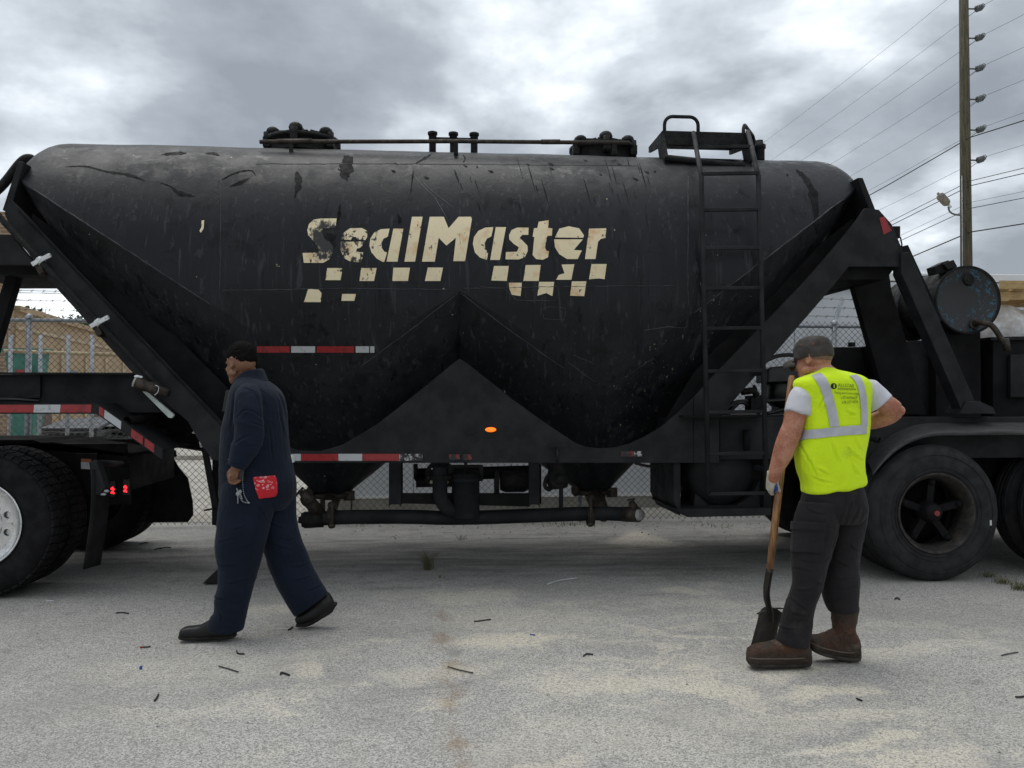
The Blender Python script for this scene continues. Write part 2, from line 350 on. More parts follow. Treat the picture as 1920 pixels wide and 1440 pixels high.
# ================================================================== ground and backdrop
g = MB()
xs = [-300, -60, -20, -8, 8, 20, 60, 300]; ys = [-120, -20, 0, 4, 9.9, 20, 60, 500]
g.add([(x, y, 0) for y in ys for x in xs], [(j*8+i, j*8+i+1, (j+1)*8+i+1, (j+1)*8+i) for j in range(7) for i in range(7)])
structure(O('ground', g, ASPH))
FY = 9.75
g = MB(); g.add([(-80, FY + .25, .004), (80, FY + .25, .004), (80, 70, .004), (-80, 70, .004)], [(0, 1, 2, 3)])
structure(O('concrete_yard', g, CONC))

# low kerbs in the yard beyond the fence
def kerb(u0, u1, v, label):
    a = G(u0, v); b = G(u1, v + 1)
    k = MB().bar(a + Vector((0, 0, .05)), b + Vector((0, 0, .05)), .22, .12)
    tag(O('concrete_kerb', k, CONC, bevel=.015), label, 'kerb', 'kerbs in the yard behind the fence')
kerb(285, 560, 862, 'pale concrete kerb nearest the chain-link fence on the left')
kerb(250, 560, 812, 'pale concrete kerb farther back in the yard on the left')

# ---------------------------------------------------------------- long pale metal shed
SY = 10.9
shed = thing('metal_shed', 'long pale grey sheet-metal shed behind the chain-link fence', 'shed', (P(588, 930, SY).x + 5, SY + 1.5, 0))
x0 = P(588, 930, SY).x; x1 = x0 + 15.0; zt = P(1590, 527, SY).z
O('body', MB().box((x0 + .02, SY + .03, .02), (x1, SY + 3, zt - .02)), SHED, shed)
n_p = 12
pw = (x1 - x0) / n_p
pm = MB().box((0, 0, 0), (pw - .012, .02, zt - .20)).mesh('panel')
pm.materials.append(SHED)
for i in range(n_p): O('panel', pm, SHED, shed, (x0 + i * pw, SY + .008, .18))
O('roof_trim', MB().box((x0 - .05, SY - .06, zt), (x1 + .1, SY + 3.1, zt + .11)), SHEDT, shed, bevel=.01)
O('gutter_lip', MB().box((x0 - .05, SY - .05, zt - .10), (x1 + .1, SY + .0, zt - .015)), SHED, shed)
O('base_rail', MB().box((x0 - .03, SY - .03, .155), (x1, SY + .004, .185)), SHEDT, shed)
O('footing', MB().box((x0 + .25, SY - .02, 0), (x1, SY + .6, .153)), BEIGE, shed)
p = P(659, 905, SY - .06)
O('conduit', MB().tube([(p.x, p.y, .0), (p.x + .02, p.y, 1.3)], .011, 8), RUSTY, shed, label='rust brown conduit')

# ---------------------------------------------------------------- chain-link fence
fence = thing('chain_link_fence', 'tall galvanised chain-link fence with barbed wire behind the trailer', 'fence', (0, FY, 0))
fx0, fx1, fz = -9.0, 11.0, P(1560, 612, FY).z
wm_ = MB(); pit = .0735; rr = .0027
def wire_line(mb, a, b, r):
    d = (b - a).normalized(); s1 = d.cross(Vector((0, 1, 0))).normalized() * r; s2 = Vector((0, r, 0))
    mb.add([a + s1, a + s2 * 1.2 - s1 * .5, a - s2 * 1.2 - s1 * .5, b + s1, b + s2 * 1.2 - s1 * .5, b - s2 * 1.2 - s1 * .5], [(0, 1, 4, 3), (1, 2, 5, 4), (2, 0, 3, 5)])
zb, ztop = .02, fz + .05
H_ = ztop - zb
for i in range(int((fx1 - fx0 + H_) / pit)):
    x = fx0 - H_ + i * pit
    a = Vector((x, FY - .05, zb)); b = Vector((x + H_, FY - .05, ztop))
    if b.x > fx0 and a.x < fx1:
        wire_line(wm_, a, b, rr); 
        wire_line(wm_, Vector((x, FY - .056, ztop)), Vector((x + H_, FY - .056, zb)), rr)
stuff(O('wire_mesh', wm_, WIRE, fence))
O('top_rail', MB().tube([(fx0, FY, fz), (fx1, FY, fz)], .022, 12), GALV, fence)
xp = P(1565, 700, FY).x
pm = MB().tube([(0, 0, 0), (0, 0, fz + .02)], .032, 12); pm.lathe([(0, .038), (.03, .036), (.05, .02), (.055, 0)], (0, 0, fz + .02), (0, 0, 1), 12)
pm = pm.mesh('post'); pm.materials.append(GALV)
armm = MB().bar((0, 0, fz + .03), (.20, .20, fz + .36), .045, .02, (0, 1, 0)).mesh('barb_arm'); armm.materials.append(GALV)
k = 0; x = xp
while x > fx0: x -= 3.05
x += 3.05
while x < fx1:
    O('post', pm, GALV, fence, (x, FY, 0)); (O('barb_arm', armm, GALV, fence, (x, FY, 0)) if x > 0 else None); x += 3.05
for t in (.28, .62, .96):
    b = MB(); yy = FY + .20 * t; zz = fz + .03 + .33 * t; pts = [(x_ * .5 + fx0, yy, zz + .006 * math.sin(x_ * 1.7)) for x_ in range(int((fx1 - fx0) * 2) + 1)]
    b.tube(pts, .0028, 5)
    xx = fx0
    while xx < fx1:
        for a in (0, 1.6): b.tube([(xx + .02 * math.cos(a), yy - .004, zz + .022 * math.sin(a + .8)), (xx - .02 * math.cos(a), yy + .004, zz - .022 * math.sin(a + .8))], .0022, 4)
        xx += .127
    O('barbed_strand', b, WIRE, fence)

# inner pipe railing in the left yard
rail = thing('pipe_railing', 'grey post and yellow pipe railing in the yard beyond the fence', 'railing', (P(150, 700, 13).x, 13, 0))
for u in (20, 76, 128, 173):
    a = P(u, 628, 13); O('post', MB().tube([(a.x, 13, 0), (a.x, 13, a.z)], .03, 10), GALV, rail)
yl = mat('faded_yellow_pipe', (.45, .36, .20), (.34, .26, .15), .6)
a = P(8, 658, 13.1); b = P(265, 667, 13.1)
O('pipe', MB().tube([a, b], .028, 8), yl, rail, label='faded yellow top pipe')

# ---------------------------------------------------------------- tan building on the left
bl = thing('tan_building', 'tan stucco and brick building at the far left beyond the fence', 'building', (-15, 28, 0))
def W(u, dep, z):                                   # world point at camera depth dep in column u
    p_ = CAM + FH * dep + RT * ((u - 960) / FPX * dep); return Vector((p_.x, p_.y, z))
c0 = W(28, 24, 0); c1 = W(230, 36, 0); away = (c1 - c0).normalized(); side = Vector((-away.y, away.x, 0))
c1 = c0 + away * 26
O('wall', MB().prism([c0, c1, c1 + side * 12, c0 + side * 12], (0, 0, 3.9)), TAN, bl)
O('roof', MB().prism([c0 - side * .12 + Vector((0, 0, 3.9)), c1 - side * .12 + Vector((0, 0, 3.9)), c1 + side * 12 + Vector((0, 0, 3.9)), c0 + side * 12 + Vector((0, 0, 3.9))], (0, 0, .16)), TAN, bl)
O('trim_band', MB().bar(c0 - side * .03 + Vector((0, 0, 3.45)), c1 - side * .03 + Vector((0, 0, 3.45)), .05, .09), TRIM, bl)
q = c0 - away * .5
O('brick_wall', MB().prism([q + side * .02, q + away * .49 + side * .02, q + away * .49 + side * 14, q + side * 14], (0, 0, 6.6)), BRICK, bl)
for z in (4.95, 3.2): O('brick_band', MB().bar(q + Vector((0, 0, z)) - away * .03 + side * .06, q + Vector((0, 0, z)) + side * 14 - away * .03, .06, .35), TRIM, bl)
for i in range(6):
    s0 = c0 + away * (1.2 + i * 2.7) - side * .06
    O('pilaster', MB().prism([s0, s0 + away * .22, s0 + away * .22 + side * .08, s0 + side * .08], (0, 0, 3.1)), TRIM, bl)
    if i in (1, 3, 5):
        s1 = s0 + away * .9
        O('window', MB().prism([s1 + Vector((0, 0, 1.1)), s1 + away * .9 + Vector((0, 0, 1.1)), s1 + away * .9 + side * .05 + Vector((0, 0, 1.1)), s1 + side * .05 + Vector((0, 0, 1.1))], (0, 0, 1.3)), DARKGL, bl)
    if i in (0, 2):
        s1 = s0 + away * .8
        O('door', MB().prism([s1, s1 + away * 1.0, s1 + away * 1.0 + side * .05, s1 + side * .05], (0, 0, 2.2)), mat('brown_door', (.09, .05, .03), None, .6), bl)

# teal skip and black wheelie bins in the yard
sk = thing('teal_skip', 'teal steel skip standing in front of the tan building', 'skip', W(48, 19, 0))
a = W(26, 19, 0); b = W(56, 19, 0)
m_ = MB().prism([a, b, b + Vector((.2, 0, 2.45)), a + Vector((-.2, 0, 2.45))], (0, .5, 0)); O('tub', m_, TEAL, sk, bevel=.02)
O('rim', MB().box(a + Vector((-.27, -.06, 2.45)), b + Vector((.27, .56, 2.55))), TEAL, sk)
sgn = W(44, 18.9, 1.95); O('sign', MB().box(sgn + Vector((-.16, -.02, -.12)), sgn + Vector((.16, 0, .12))), RED, sk, label='small red sign plate')
for i, (u, dep, w_, lab) in enumerate(((135, 12.8, .75, 'low black waste bin nearer the left post, behind the fence'), (186, 13.6, .95, 'wide black waste bin beyond the trailer drawbar on the right'))):
    c = W(u, dep, 0); t = thing('waste_bin', lab, 'bin', c, 'black bins in the yard')
    b = MB()
    b.prism([c + Vector((-w_/2*.85, 0, .04)), c + Vector((w_/2*.85, 0, .04)), c + Vector((w_/2, -.04, .92)), c + Vector((-w_/2, -.04, .92))], (0, .75, 0)); O('tub', b, PLAS, t, bevel=.02)
    O('lid', MB().prism([c + Vector((-w_/2-.04, -.1, .93)), c + Vector((w_/2+.04, -.1, .93)), c + Vector((w_/2, .72, 1.06)), c + Vector((-w_/2, .72, 1.06))], (0, 0, .05)), PLAS, t, bevel=.01)
    O('handle', MB().tube([c + Vector((-w_/2, -.13, .9)), c + Vector((w_/2, -.13, .9))], .02, 8), PLAS, t)

# ---------------------------------------------------------------- trees and bare shrubs behind the building
def foliage(c, rad, n, s, seed, mat_):
    rnd = random.Random(seed); m_ = MB()
    cl = [(Vector((rnd.gauss(0, .42), rnd.gauss(0, .42), rnd.gauss(0, .42)))) for _ in range(16)]
    for i in range(n):
        q_ = rnd.choice(cl) + Vector((rnd.gauss(0, .2), rnd.gauss(0, .2), rnd.gauss(0, .2)))
        if q_.length > 1.1: q_ *= 1.05 / q_.length
        p_ = Vector(c) + Vector((q_.x * rad[0], q_.y * rad[1], q_.z * rad[2]))
        a = Vector((rnd.gauss(0, 1), rnd.gauss(0, 1), rnd.gauss(0, 1))).normalized() * s * rnd.uniform(.6, 1.2); b = a.orthogonal().normalized() * s * .55
        m_.add([p_ - a, p_ + b, p_ + a, p_ - b], [(0, 1, 2, 3)])
    return m_
def tree(name, u, dep, h, rad, n, s, seed, mt, lab, group):
    c = W(u, dep, 0); t = thing(name, lab, 'tree', c, group); rnd = random.Random(seed)
    m_ = MB().tube([c, c + Vector((.1, 0, h * .4)), c + Vector((0, 0, h * .75))], [.16, .12, .05], 8)
    for i in range(9):
        a = rnd.uniform(0, 6.28); z0 = h * rnd.uniform(.3, .65); e_ = c + Vector((math.cos(a) * rad[0] * .8, math.sin(a) * rad[1] * .8, z0 + rnd.uniform(.2, .45) * h))
        m_.tube([c + Vector((0, 0, z0)), (c + Vector((0, 0, z0))).lerp(e_, .5) + Vector((0, 0, .15)), e_], [.05, .035, .012], 5)
    O('trunk', m_, TWIGM, t)
    O('crown', foliage(c + Vector((0, 0, h - rad[2])), rad, n, s, seed, mt), mt, t)
tree('leafy_tree', 155, 52, 7.0, (1.9, 1.6, 2.0), 2600, .16, 3, LEAF, 'dense dark green tree behind the tan roof beside the diagonal strut', 'trees behind the tan building')
tree('leafy_tree', 52, 48, 6.6, (.9, .9, .7), 260, .15, 5, LEAF, 'small sparse green tree left of the bare shrub behind the tan roof', 'trees behind the tan building')
for j, (u, dep, h, lab) in enumerate(((70, 50, 7.4, 'tall bare-branched shrub behind the middle of the tan roof'), (92, 52, 6.2, 'reddish half-bare shrub between the bare shrub and the dense tree'), (120, 50, 5.9, 'low dull green shrub touching the dense dark tree'))):
    c = W(u, dep, 0); t = thing('bare_shrub', lab, 'shrub', c, 'shrubs behind the tan building'); rnd = random.Random(20 + j); m_ = MB()
    for i in range(34):
        a = rnd.uniform(0, 6.28); r_ = rnd.uniform(.2, 1.5); e_ = c + Vector((math.cos(a) * r_, math.sin(a) * r_, h * rnd.uniform(.75, 1)))
        mid = c.lerp(e_, .55) + Vector((rnd.gauss(0, .2), rnd.gauss(0, .2), .3)); m_.tube([c, mid, e_], [.05, .025, .008], 4)
        for q in range(3):
            m_.tube([mid.lerp(e_, .2 + .25 * q), mid.lerp(e_, .3 + .25 * q) + Vector((rnd.gauss(0, .3), rnd.gauss(0, .3), .4))], [.012, .005], 4)
    O('trunk', m_, TWIGM, t)
    O('crown', foliage(c + Vector((0, 0, h * .68)), (1.5, 1.2, h * .2), (160, 420, 700)[j], .13, 40 + j, (LEAF2, LEAF2, LEAF)[j]), (LEAF2, LEAF2, LEAF)[j], t)

# ---------------------------------------------------------------- utility pole with its wires
PD = 32.0
def Q(u, v): return CAM + (FW + RT * ((u - 960) / FPX) + UP * ((720 - v) / FPX)) * PD
pb = Q(1812, 495); pt = Q(1806, 0); px_ = pb.x; py_ = pb.y
pole = thing('utility_pole', 'tall weathered wooden utility pole with stacked insulators at the right', 'utility pole', (px_, py_, 0))
ztop_ = pt.z + 4.5
O('shaft', MB().tube([(px_, py_, 0), (px_, py_, ztop_ * .5), (px_, py_, ztop_)], [.24, .19, .145], 14), POLE, pole)
O('conduit', MB().tube([(px_ - .23, py_ - .08, 0), (px_ - .19, py_ - .08, Q(1805, 330).z)], .018, 6), GALV, pole)
wdir = (FH * 1.0 + RT * ((690 - 960) / FPX)); wdir.normalize()
def wire(p0, r, name='wire', s1=58, s2=46, sag1=1.3, sag2=.8, lab=None):
    pts = []
    for i in range(13): t = 1 - i / 12; pts.append(p0 + wdir * s1 * t + Vector((0, 0, -sag1 * 4 * t * (1 - t))))
    for i in range(1, 11): t = i / 10; pts.append(p0 - wdir * s2 * t + Vector((0, 0, -sag2 * 4 * t * (1 - t))))
    O(name, MB().tube(pts, r, 6, False), CABLE, pole, label=lab)
for v in (-55, 12, 68, 126, 184, 242, 299):
    h = Q(1812, v); h.x = px_; h.y = py_; tip = h + RT * .56 + Vector((0, 0, .02))
    b = O('insulator', MB().tube([tip - RT * .12 + Vector((0, 0, -.05)), tip + RT * .16 + Vector((0, 0, .06))], [.075, .085], 10).lathe(
        [(0, .06), (.03, .125), (.06, .125), (.09, .07), (.12, .125), (.15, .125), (.18, .07), (.21, .125), (.24, .11), (.28, .05)], tip - RT * .12 + Vector((0, 0, -.045)), RT + Vector((0, 0, .35)), 12), INS, pole)
    O('bracket', MB().tube([h, tip - RT * .1 + Vector((0, 0, -.03))], .03, 6).tube([h + Vector((0, 0, -.42)), tip - RT * .1 + Vector((0, 0, -.1))], .012, 5), INS, b)
    e_ = tip + RT * .17 + Vector((0, 0, .10)); O('hook', MB().tube(arc(e_, .07, 0, 6.28, 10, RT, (0, 0, 1)), .014, 5), INS, b)
    wire(e_, .0062)
for v, r in ((262, .020), (343, .012), (352, .015), (383, .006), (394, .013), (438, .022)):
    p0 = Q(1811, v) - FH * .28; wire(p0, r, 'cable', sag1=1.6, sag2=1.1)
lp = Q(1805, 404); arm_ = spline([lp, Q(1790, 402), Q(1781, 397), Q(1778, 388)], 5)
sl_ = O('street_lamp', MB().tube(arm_, .035, 8), INS, pole)
a = Q(1778, 384); b = Q(1759, 363); d_ = (b - a).normalized()
O('lamp_head', MB().lathe([(0, .06), (.04, .12), (.1, .15), (.42, .16), (.5, .13), (.53, .05), (.60, .05), (.6, 0)], a, d_, 14), mat('weathered_lamp_grey', (.22, .20, .16), (.14, .13, .11), .5), sl_)
O('photocell', MB().tube([a - d_ * .14, a], .055, 8), CLAMPW, sl_)
# far distribution wires seen through the left gap
fw_ = thing('distant_wires', 'thin distant wires crossing the gap under the left gusset', 'wires', W(70, 60, 0))
for v, dv in ((520, 2), (532, 3), (539, -4), (548, 3), (562, 2)):
    a = W(-150, 60, 0); b = W(420, 64, 0); za = P(0, v, 60).z; a.z = za; b.z = za - dv * .1
    O('wire', MB().tube([a, b], .010 if v != 539 else .016, 5, False), CABLE, fw_)

# ---------------------------------------------------------------- wrapped load with pallet, right edge
pl = W(1893, 9.35, 0)
load = thing('wrapped_load', 'plastic-wrapped stack of pale bags behind the drum at the right edge', 'load', pl)
zt2 = 1.39 + (750 - 572) / 1600 * 9.35
rnd = random.Random(4)
for i in range(5):
    z0 = zt2 * i / 5; z1 = zt2 * (i + 1) / 5
    for jx in range(2):
        c = pl + Vector((.45 + (jx - .5) * .62, .40, (z0 + z1) / 2))
        O('bag', MB().ell(c, (.36 + rnd.uniform(-.02, .02), .36, (z1 - z0) * .62), None, 20, 12), WRAP, load)
pal = thing('wooden_pallet', 'yellow wooden pallet lying on top of the wrapped bags at the right edge', 'pallet', pl + Vector((.4, .5, zt2 + .03)))
zz = zt2 + .05; ax0 = pl.x - .12
for yy in (.05, .4, .75): O('runner', MB().box((ax0, pl.y + yy - .02, zz + .02), (ax0 + 1.15, pl.y + yy + .02, zz + .115)), PINE, pal)
pm = MB().box((0, 0, 0), (.12, .82, .02)).mesh('slat'); pm.materials.append(PINE)
for i in range(7): O('slat', pm, PINE, pal, (ax0 + i * .17, pl.y - .01, zz + .116))
for i in (0, 3, 6): O('slat', pm, PINE, pal, (ax0 + i * .17, pl.y - .01, zz))
pf = MB().box((0, 0, 0), (1.15, .02, .09)).mesh('stringer_board'); pf.materials.append(PINE)
O('stringer_board', pf, PINE, pal, (ax0, pl.y - .035, zz + .13))
# ================================================================== tank trailer
TR, TY, TZ = 1.225, 7.5, 2.30
trailer = thing('tank_trailer', 'long black pneumatic tank trailer with two hoppers and faded cream lettering', 'trailer', (P(862, 900, TY).x, TY, 0))
xL = P(20, 330, 6.60).x; xR = P(1630, 345, 6.60).x
Aa = P(410, 580, 6.28); Bb = P(30, 332, 6.54); A2 = P(1288, 597, 6.28); B2 = P(1610, 350, 6.54); Va = P(862, 546, 6.28)
def ln(a, b, x): return a.z + (b.z - a.z) * (x - a.x) / (b.x - a.x)
xD = P(615, 720, 6.6).x; xD2 = P(1122, 728, 6.6).x
W_ = [(xL, ln(Aa, Bb, xL)), (xD, ln(Aa, Bb, xD)), (Va.x, Va.z), (xD2, ln(A2, B2, xD2)), (xR, ln(A2, B2, xR))]
def zcut(x):
    for (x0_, z0_), (x1_, z1_) in zip(W_, W_[1:]):
        if x <= x1_ + 1e-9: return z0_ + (z1_ - z0_) * (x - x0_) / (x1_ - x0_)
    return W_[-1][1]
def rad(x):
    d = min(x - xL, xR - x); t = min(1, max(0, d / .20)); return TR - .15 * (1 - math.sqrt(max(0, 1 - (1 - t) ** 2)))
def phib(x): return math.asin(max(-.97, min(.97, (zcut(x) - TZ) / rad(x))))
xs = set([xL, xR, xD, xD2, Va.x])
for i in range(9): xs |= {xL + .26 * (i / 8) ** 2, xR - .26 * (i / 8) ** 2}
nseg = 110
for i in range(nseg + 1): xs.add(xL + .26 + (xR - xL - .52) * i / nseg)
xs = sorted(xs); NA = 56; shell = MB(); rows = []
for x in xs:
    f0 = phib(x); r_ = rad(x); row = []
    for k in range(NA + 1):
        f = f0 + (math.pi - 2 * f0) * k / NA
        p_ = Vector((x, TY - r_ * math.cos(f), TZ + r_ * math.sin(f)))
        # slight dents of old sheet metal
        dn = noise.noise(Vector((x * 1.3, f * 2.0, 3.1))) * .008 + noise.noise(Vector((x * 4, f * 6, 1))) * .0025
        edge = min(1, k / 4, (NA - k) / 4, abs(x - xL) / .3, abs(x - xR) / .3)
        p_ += Vector((0, -math.cos(f), math.sin(f))) * dn * edge; row.append(p_)
    rows.append(row)
vv = [p_ for r_ in rows for p_ in r_]; M_ = NA + 1
ff = [(i*M_+k, (i+1)*M_+k, (i+1)*M_+k+1, i*M_+k+1) for i in range(len(xs)-1) for k in range(NA)]
shell.add(vv, ff, True)
shell.f += [tuple(range(M_)), tuple(range((len(xs)-1)*M_ + NA, (len(xs)-1)*M_ - 1, -1))]; shell.sm += [False, False]
vessel = O('vessel', shell, TANK, trailer)
def hopper(xa, xb, cu, cv, ridge_in_left):
    c = P(cu, cv, TY); r0 = .13
    idx = [i for i, x in enumerate(xs) if xa - 1e-6 <= x <= xb + 1e-6]
    near = [rows[i][0] for i in idx]; far = [rows[i][-1] for i in idx]
    m = len(near)
    def cross(a, b, sag):
        o_ = []
        for j in range(1, 14):
            t = -1 + 2 * j / 14; p_ = a.lerp(b, (t + 1) / 2); p_.z -= sag * (1 - abs(t) ** 2.2); o_.append(p_)
        return o_
    right_sag = .75 if not ridge_in_left else 0; left_sag = .75 if ridge_in_left else 0
    loop = near + cross(near[-1], far[-1], right_sag) + far[::-1] + cross(far[0], near[0], left_sag)
    n = len(loop); ang = []
    for j in range(n):
        if j < m: ang.append(R_(205 + 130 * j / (m - 1)))
        elif j < m + 13: ang.append(R_(335 + 50 * (j - m + 1) / 14))
        elif j < 2 * m + 13: ang.append(R_(385 + 130 * (j - m - 13) / (m - 1)))
        else: ang.append(R_(515 + 50 * (j - 2 * m - 13 + 1) / 14))
    K = 14; rr_ = []
    for q in range(K + 1):
        t = q / K; ring = []
        for j in range(n):
            b_ = Vector((c.x + r0 * math.cos(ang[j]), TY + r0 * math.sin(ang[j]), c.z))
            th = t ** 1.18
            p_ = Vector((loop[j].x + (b_.x - loop[j].x) * th, loop[j].y + (b_.y - loop[j].y) * th, loop[j].z + (b_.z - loop[j].z) * t)); ring.append(p_)
        rr_.append(ring)
    mb = MB().rings(rr_, False); return mb, c
h1, hc1 = hopper(xL, Va.x, 622, 926, False); h2, hc2 = hopper(Va.x, xR, 1112, 920, True)
O('hopper', h1, TANK, trailer); O('hopper', h2, TANK, trailer)
hull = MB(); 
for q in (shell, h1, h2): hull.add(q.v, q.f)
HULL = BVHTree.FromPolygons(hull.v, hull.f)
def drape(polys, bvh, off, name, mt, parent, cell=9, dirn=None, label=None):
    mb = MB()
    for poly in polys:
        bm = bmesh.new(); bv_ = [bm.verts.new((u, v, 0)) for u, v in poly]
        for t3 in tessellate_polygon([[Vector((u, v, 0)) for u, v in poly]]): bm.faces.new([bv_[i] for i in t3])
        pass
        us = [p_[0] for p_ in poly]; vs_ = [p_[1] for p_ in poly]
        for ax, lo, hi in ((0, min(us), max(us)), (1, min(vs_), max(vs_))):
            k = lo + cell
            while k < hi:
                co = (k, 0, 0) if ax == 0 else (0, k, 0); no = (1, 0, 0) if ax == 0 else (0, 1, 0)
                bmesh.ops.bisect_plane(bm, geom=bm.verts[:] + bm.edges[:] + bm.faces[:], plane_co=co, plane_no=no); k += cell
        bm.verts.index_update(); bm.verts.ensure_lookup_table(); pts = []; good = {}
        for v in bm.verts:
            d = ray(v.co.x, v.co.y); hit, nr, _, _ = bvh.ray_cast(CAM, d)
            if hit is not None:
                if nr.dot(d) > 0: nr = -nr
                good[v.index] = len(pts); pts.append(hit + nr * off)
        mb.add(pts, [tuple(good[v.index] for v in f.verts) for f in bm.faces if all(v.index in good for v in f.verts)], True); bm.free()
    return O(name, mb, mt, parent, label=label)

# weld beads on the shell
def bead(pts_uv, r=.004, nm='weld_bead', mt=None):
    pts = []
    for (a, b) in zip(pts_uv, pts_uv[1:]):
        n = max(2, int(math.hypot(b[0]-a[0], b[1]-a[1]) / 14))
        for i in range(n):
            t = i / n; d = ray(a[0]+(b[0]-a[0])*t + random.uniform(-.6, .6), a[1]+(b[1]-a[1])*t + random.uniform(-.6, .6)); hit = HULL.ray_cast(CAM, d)[0]
            if hit is not None: pts.append(hit)
    if len(pts) > 2: O(nm, MB().tube(pts, r, 6), mt or WELD, vessel)
bead([(418, 545), (640, 541), (862, 543)]); bead([(866, 541), (1060, 537), (1284, 536)])
bead([(30, 334), (410, 581)], .005); bead([(1608, 353), (1290, 596)], .005)
bead([(415, 330), (412, 578)], .0035); bead([(1290, 330), (1290, 595)], .0035); bead([(862, 310), (863, 540)], .0035)
bead([(480, 307), (862, 308), (1210, 311)], .003)
bead([(864, 550), (960, 622), (1070, 700)], .004); bead([(858, 550), (770, 618), (660, 700)], .004)
bead([(1205, 620), (1255, 613), (1284, 615), (1284, 655)], .004); bead([(900, 538), (945, 541), (968, 563), (1055, 565)], .005)
bead([(1018, 580), (1030, 575), (1060, 578), (1058, 600), (1020, 598), (1018, 580)], .0035)
bead([(1075, 665), (1130, 690)], .004); bead([(1165, 710), (1225, 672), (1245, 690)], .003); bead([(1065, 680), (1130, 726)], .004)
for pts_ in ([(770, 318), (812, 360), (862, 398)], [(780, 335), (815, 370), (848, 425)], [(740, 300), (790, 345)]):
    bead(pts_, .0022, 'scratch', mat('scratched_bare_streak', (.13, .135, .14), None, .6))
# tar streaks and spilled sealer
TAR = mat('spilled_tar', (.010, .0105, .011), (.006, .006, .006), .7, vs=14, bump=.4, bs=25, spec=.1)
def blob_poly(pts, w_):
    sp_ = spline([(a, c, 0) for a, c in pts], 6); ws_ = [q.x for q in spline([(a, 0, 0) for a in w_], 6)]; o_ = random.uniform(0, 99)
    pts = [(q.x, q.y) for q in sp_]; w_ = [max(.25, ww * (.55 + .9 * abs(noise.noise(Vector((i * .9, o_, 0))))) * min(1, .25 + i * .3, .25 + (len(sp_) - 1 - i) * .3)) for i, ww in enumerate(ws_)]
    l, r = [], []
    for i, (u, v) in enumerate(pts):
        a = pts[max(i-1, 0)]; b = pts[min(i+1, len(pts)-1)]; dx, dy = b[0]-a[0], b[1]-a[1]; d = math.hypot(dx, dy); ww = w_[i] * random.uniform(.8, 1.2)
        l.append((u - dy/d*ww, v + dx/d*ww)); r.append((u + dy/d*ww, v - dx/d*ww))
    return l + r[::-1]
st = []
st.append(blob_poly([(1492, 318), (1510, 335), (1524, 362), (1530, 400), (1531, 440)], [4, 6, 9, 8, 4]))
st.append(blob_poly([(645, 292), (652, 305), (645, 325), (638, 330)], [6, 15, 14, 6]))
st.append(blob_poly([(556, 322), (560, 345), (552, 372)], [8, 7, 3]))
st.append(blob_poly([(122, 313), (160, 312), (200, 322), (240, 328), (275, 340)], [.8, 1.6, 2, 3, 1]))
st.append(blob_poly([(295, 341), (320, 350), (335, 362), (366, 368)], [.8, 2, 5, 2]))
st.append(blob_poly([(408, 342), (440, 325), (470, 320), (480, 330)], [.8, 2.2, 1.8, 1]))
st.append(blob_poly([(430, 350), (450, 343), (468, 334)], [1, 5, 2]))
st.append(blob_poly([(302, 290), (330, 288), (350, 287)], [2, 4, 2])); st.append(blob_poly([(385, 288), (400, 288), (412, 292)], [2, 3, 2]))
st.append(blob_poly([(638, 380), (636, 400), (632, 420)], [1.5, 3.5, 1.5])); st.append(blob_poly([(745, 400), (750, 412), (747, 420)], [2, 5, 2]))
st.append(blob_poly([(775, 320), (772, 345), (769, 366)], [3, 1.5, 1])); st.append(blob_poly([(780, 306), (800, 295), (812, 287)], [3, 2, 1]))
st.append(blob_poly([(852, 318), (858, 335), (868, 356)], [2, 2.2, 1])); st.append(blob_poly([(868, 290), (872, 298), (868, 305)], [1.2, 1.6, 1]))
for i in range(22):
    u = random.uniform(880, 1215); v = random.uniform(292, 400); l_ = random.uniform(8, 60); st.append(blob_poly([(u, v), (u + l_ * .15, v + l_ * .5), (u + l_ * .28, v + l_)], [random.uniform(.4, 1.2), random.uniform(.5, 1.4), .3]))
for i in range(18):
    u = random.uniform(640, 1560); v = random.uniform(297, 335); l_ = random.uniform(4, 14); st.append(blob_poly([(u, v), (u + l_ * .6, v + l_ * .3), (u + l_, v + l_ * .4)], [.6, random.uniform(1, 4), .6]))
stuff(drape(st, HULL, .0016, 'tar_spill', TAR, vessel, 12))

# lettering --------------------------------------------------------
def letter_mat(name, lo, hi):
    k = NT(name); n1_ = k.noise(26, 8, .7, k.map((1, 1, .7))); n2_ = k.noise(7, 5, .6)
    sc_ = P(612, 452, 6.3); scorch = k.math('SUBTRACT', 1, k.step(k.math('ADD', k.dist(sc_, (1, .3, .9)), k.math('MULTIPLY', k.math('SUBTRACT', n1_, .5), .45)), .09, .16))
    e_ = P(672, 468, 6.3); worn = k.math('SUBTRACT', 1, k.step(k.dist(e_, (1, .3, 1)), .08, .26))
    wear = k.step(k.math('ADD', n1_, k.math('MULTIPLY', worn, .085)), lo, hi)
    wear = k.math('MAXIMUM', wear, scorch)
    cream = k.mix(k.step(n2_, .5, .72), (.78, .67, .44), (.66, .42, .21))
    dirt = k.math('MULTIPLY', k.step(k.noise(60, 5, .7, k.map((1, 1, .25))), .55, .8), .35); cream = k.mix(dirt, cream, (.2, .16, .1))
    return k.fin(k.mix(wear, cream, (.022, .022, .022)), .6)
CREAM = letter_mat('chipped_cream_letter_paint', .615, .63); CREAMW = letter_mat('badly_worn_cream_paint', .595, .62)
def Z6(pts): return [(540 + x / 3.0968, 380 + y / 3.0968) for x, y in pts]
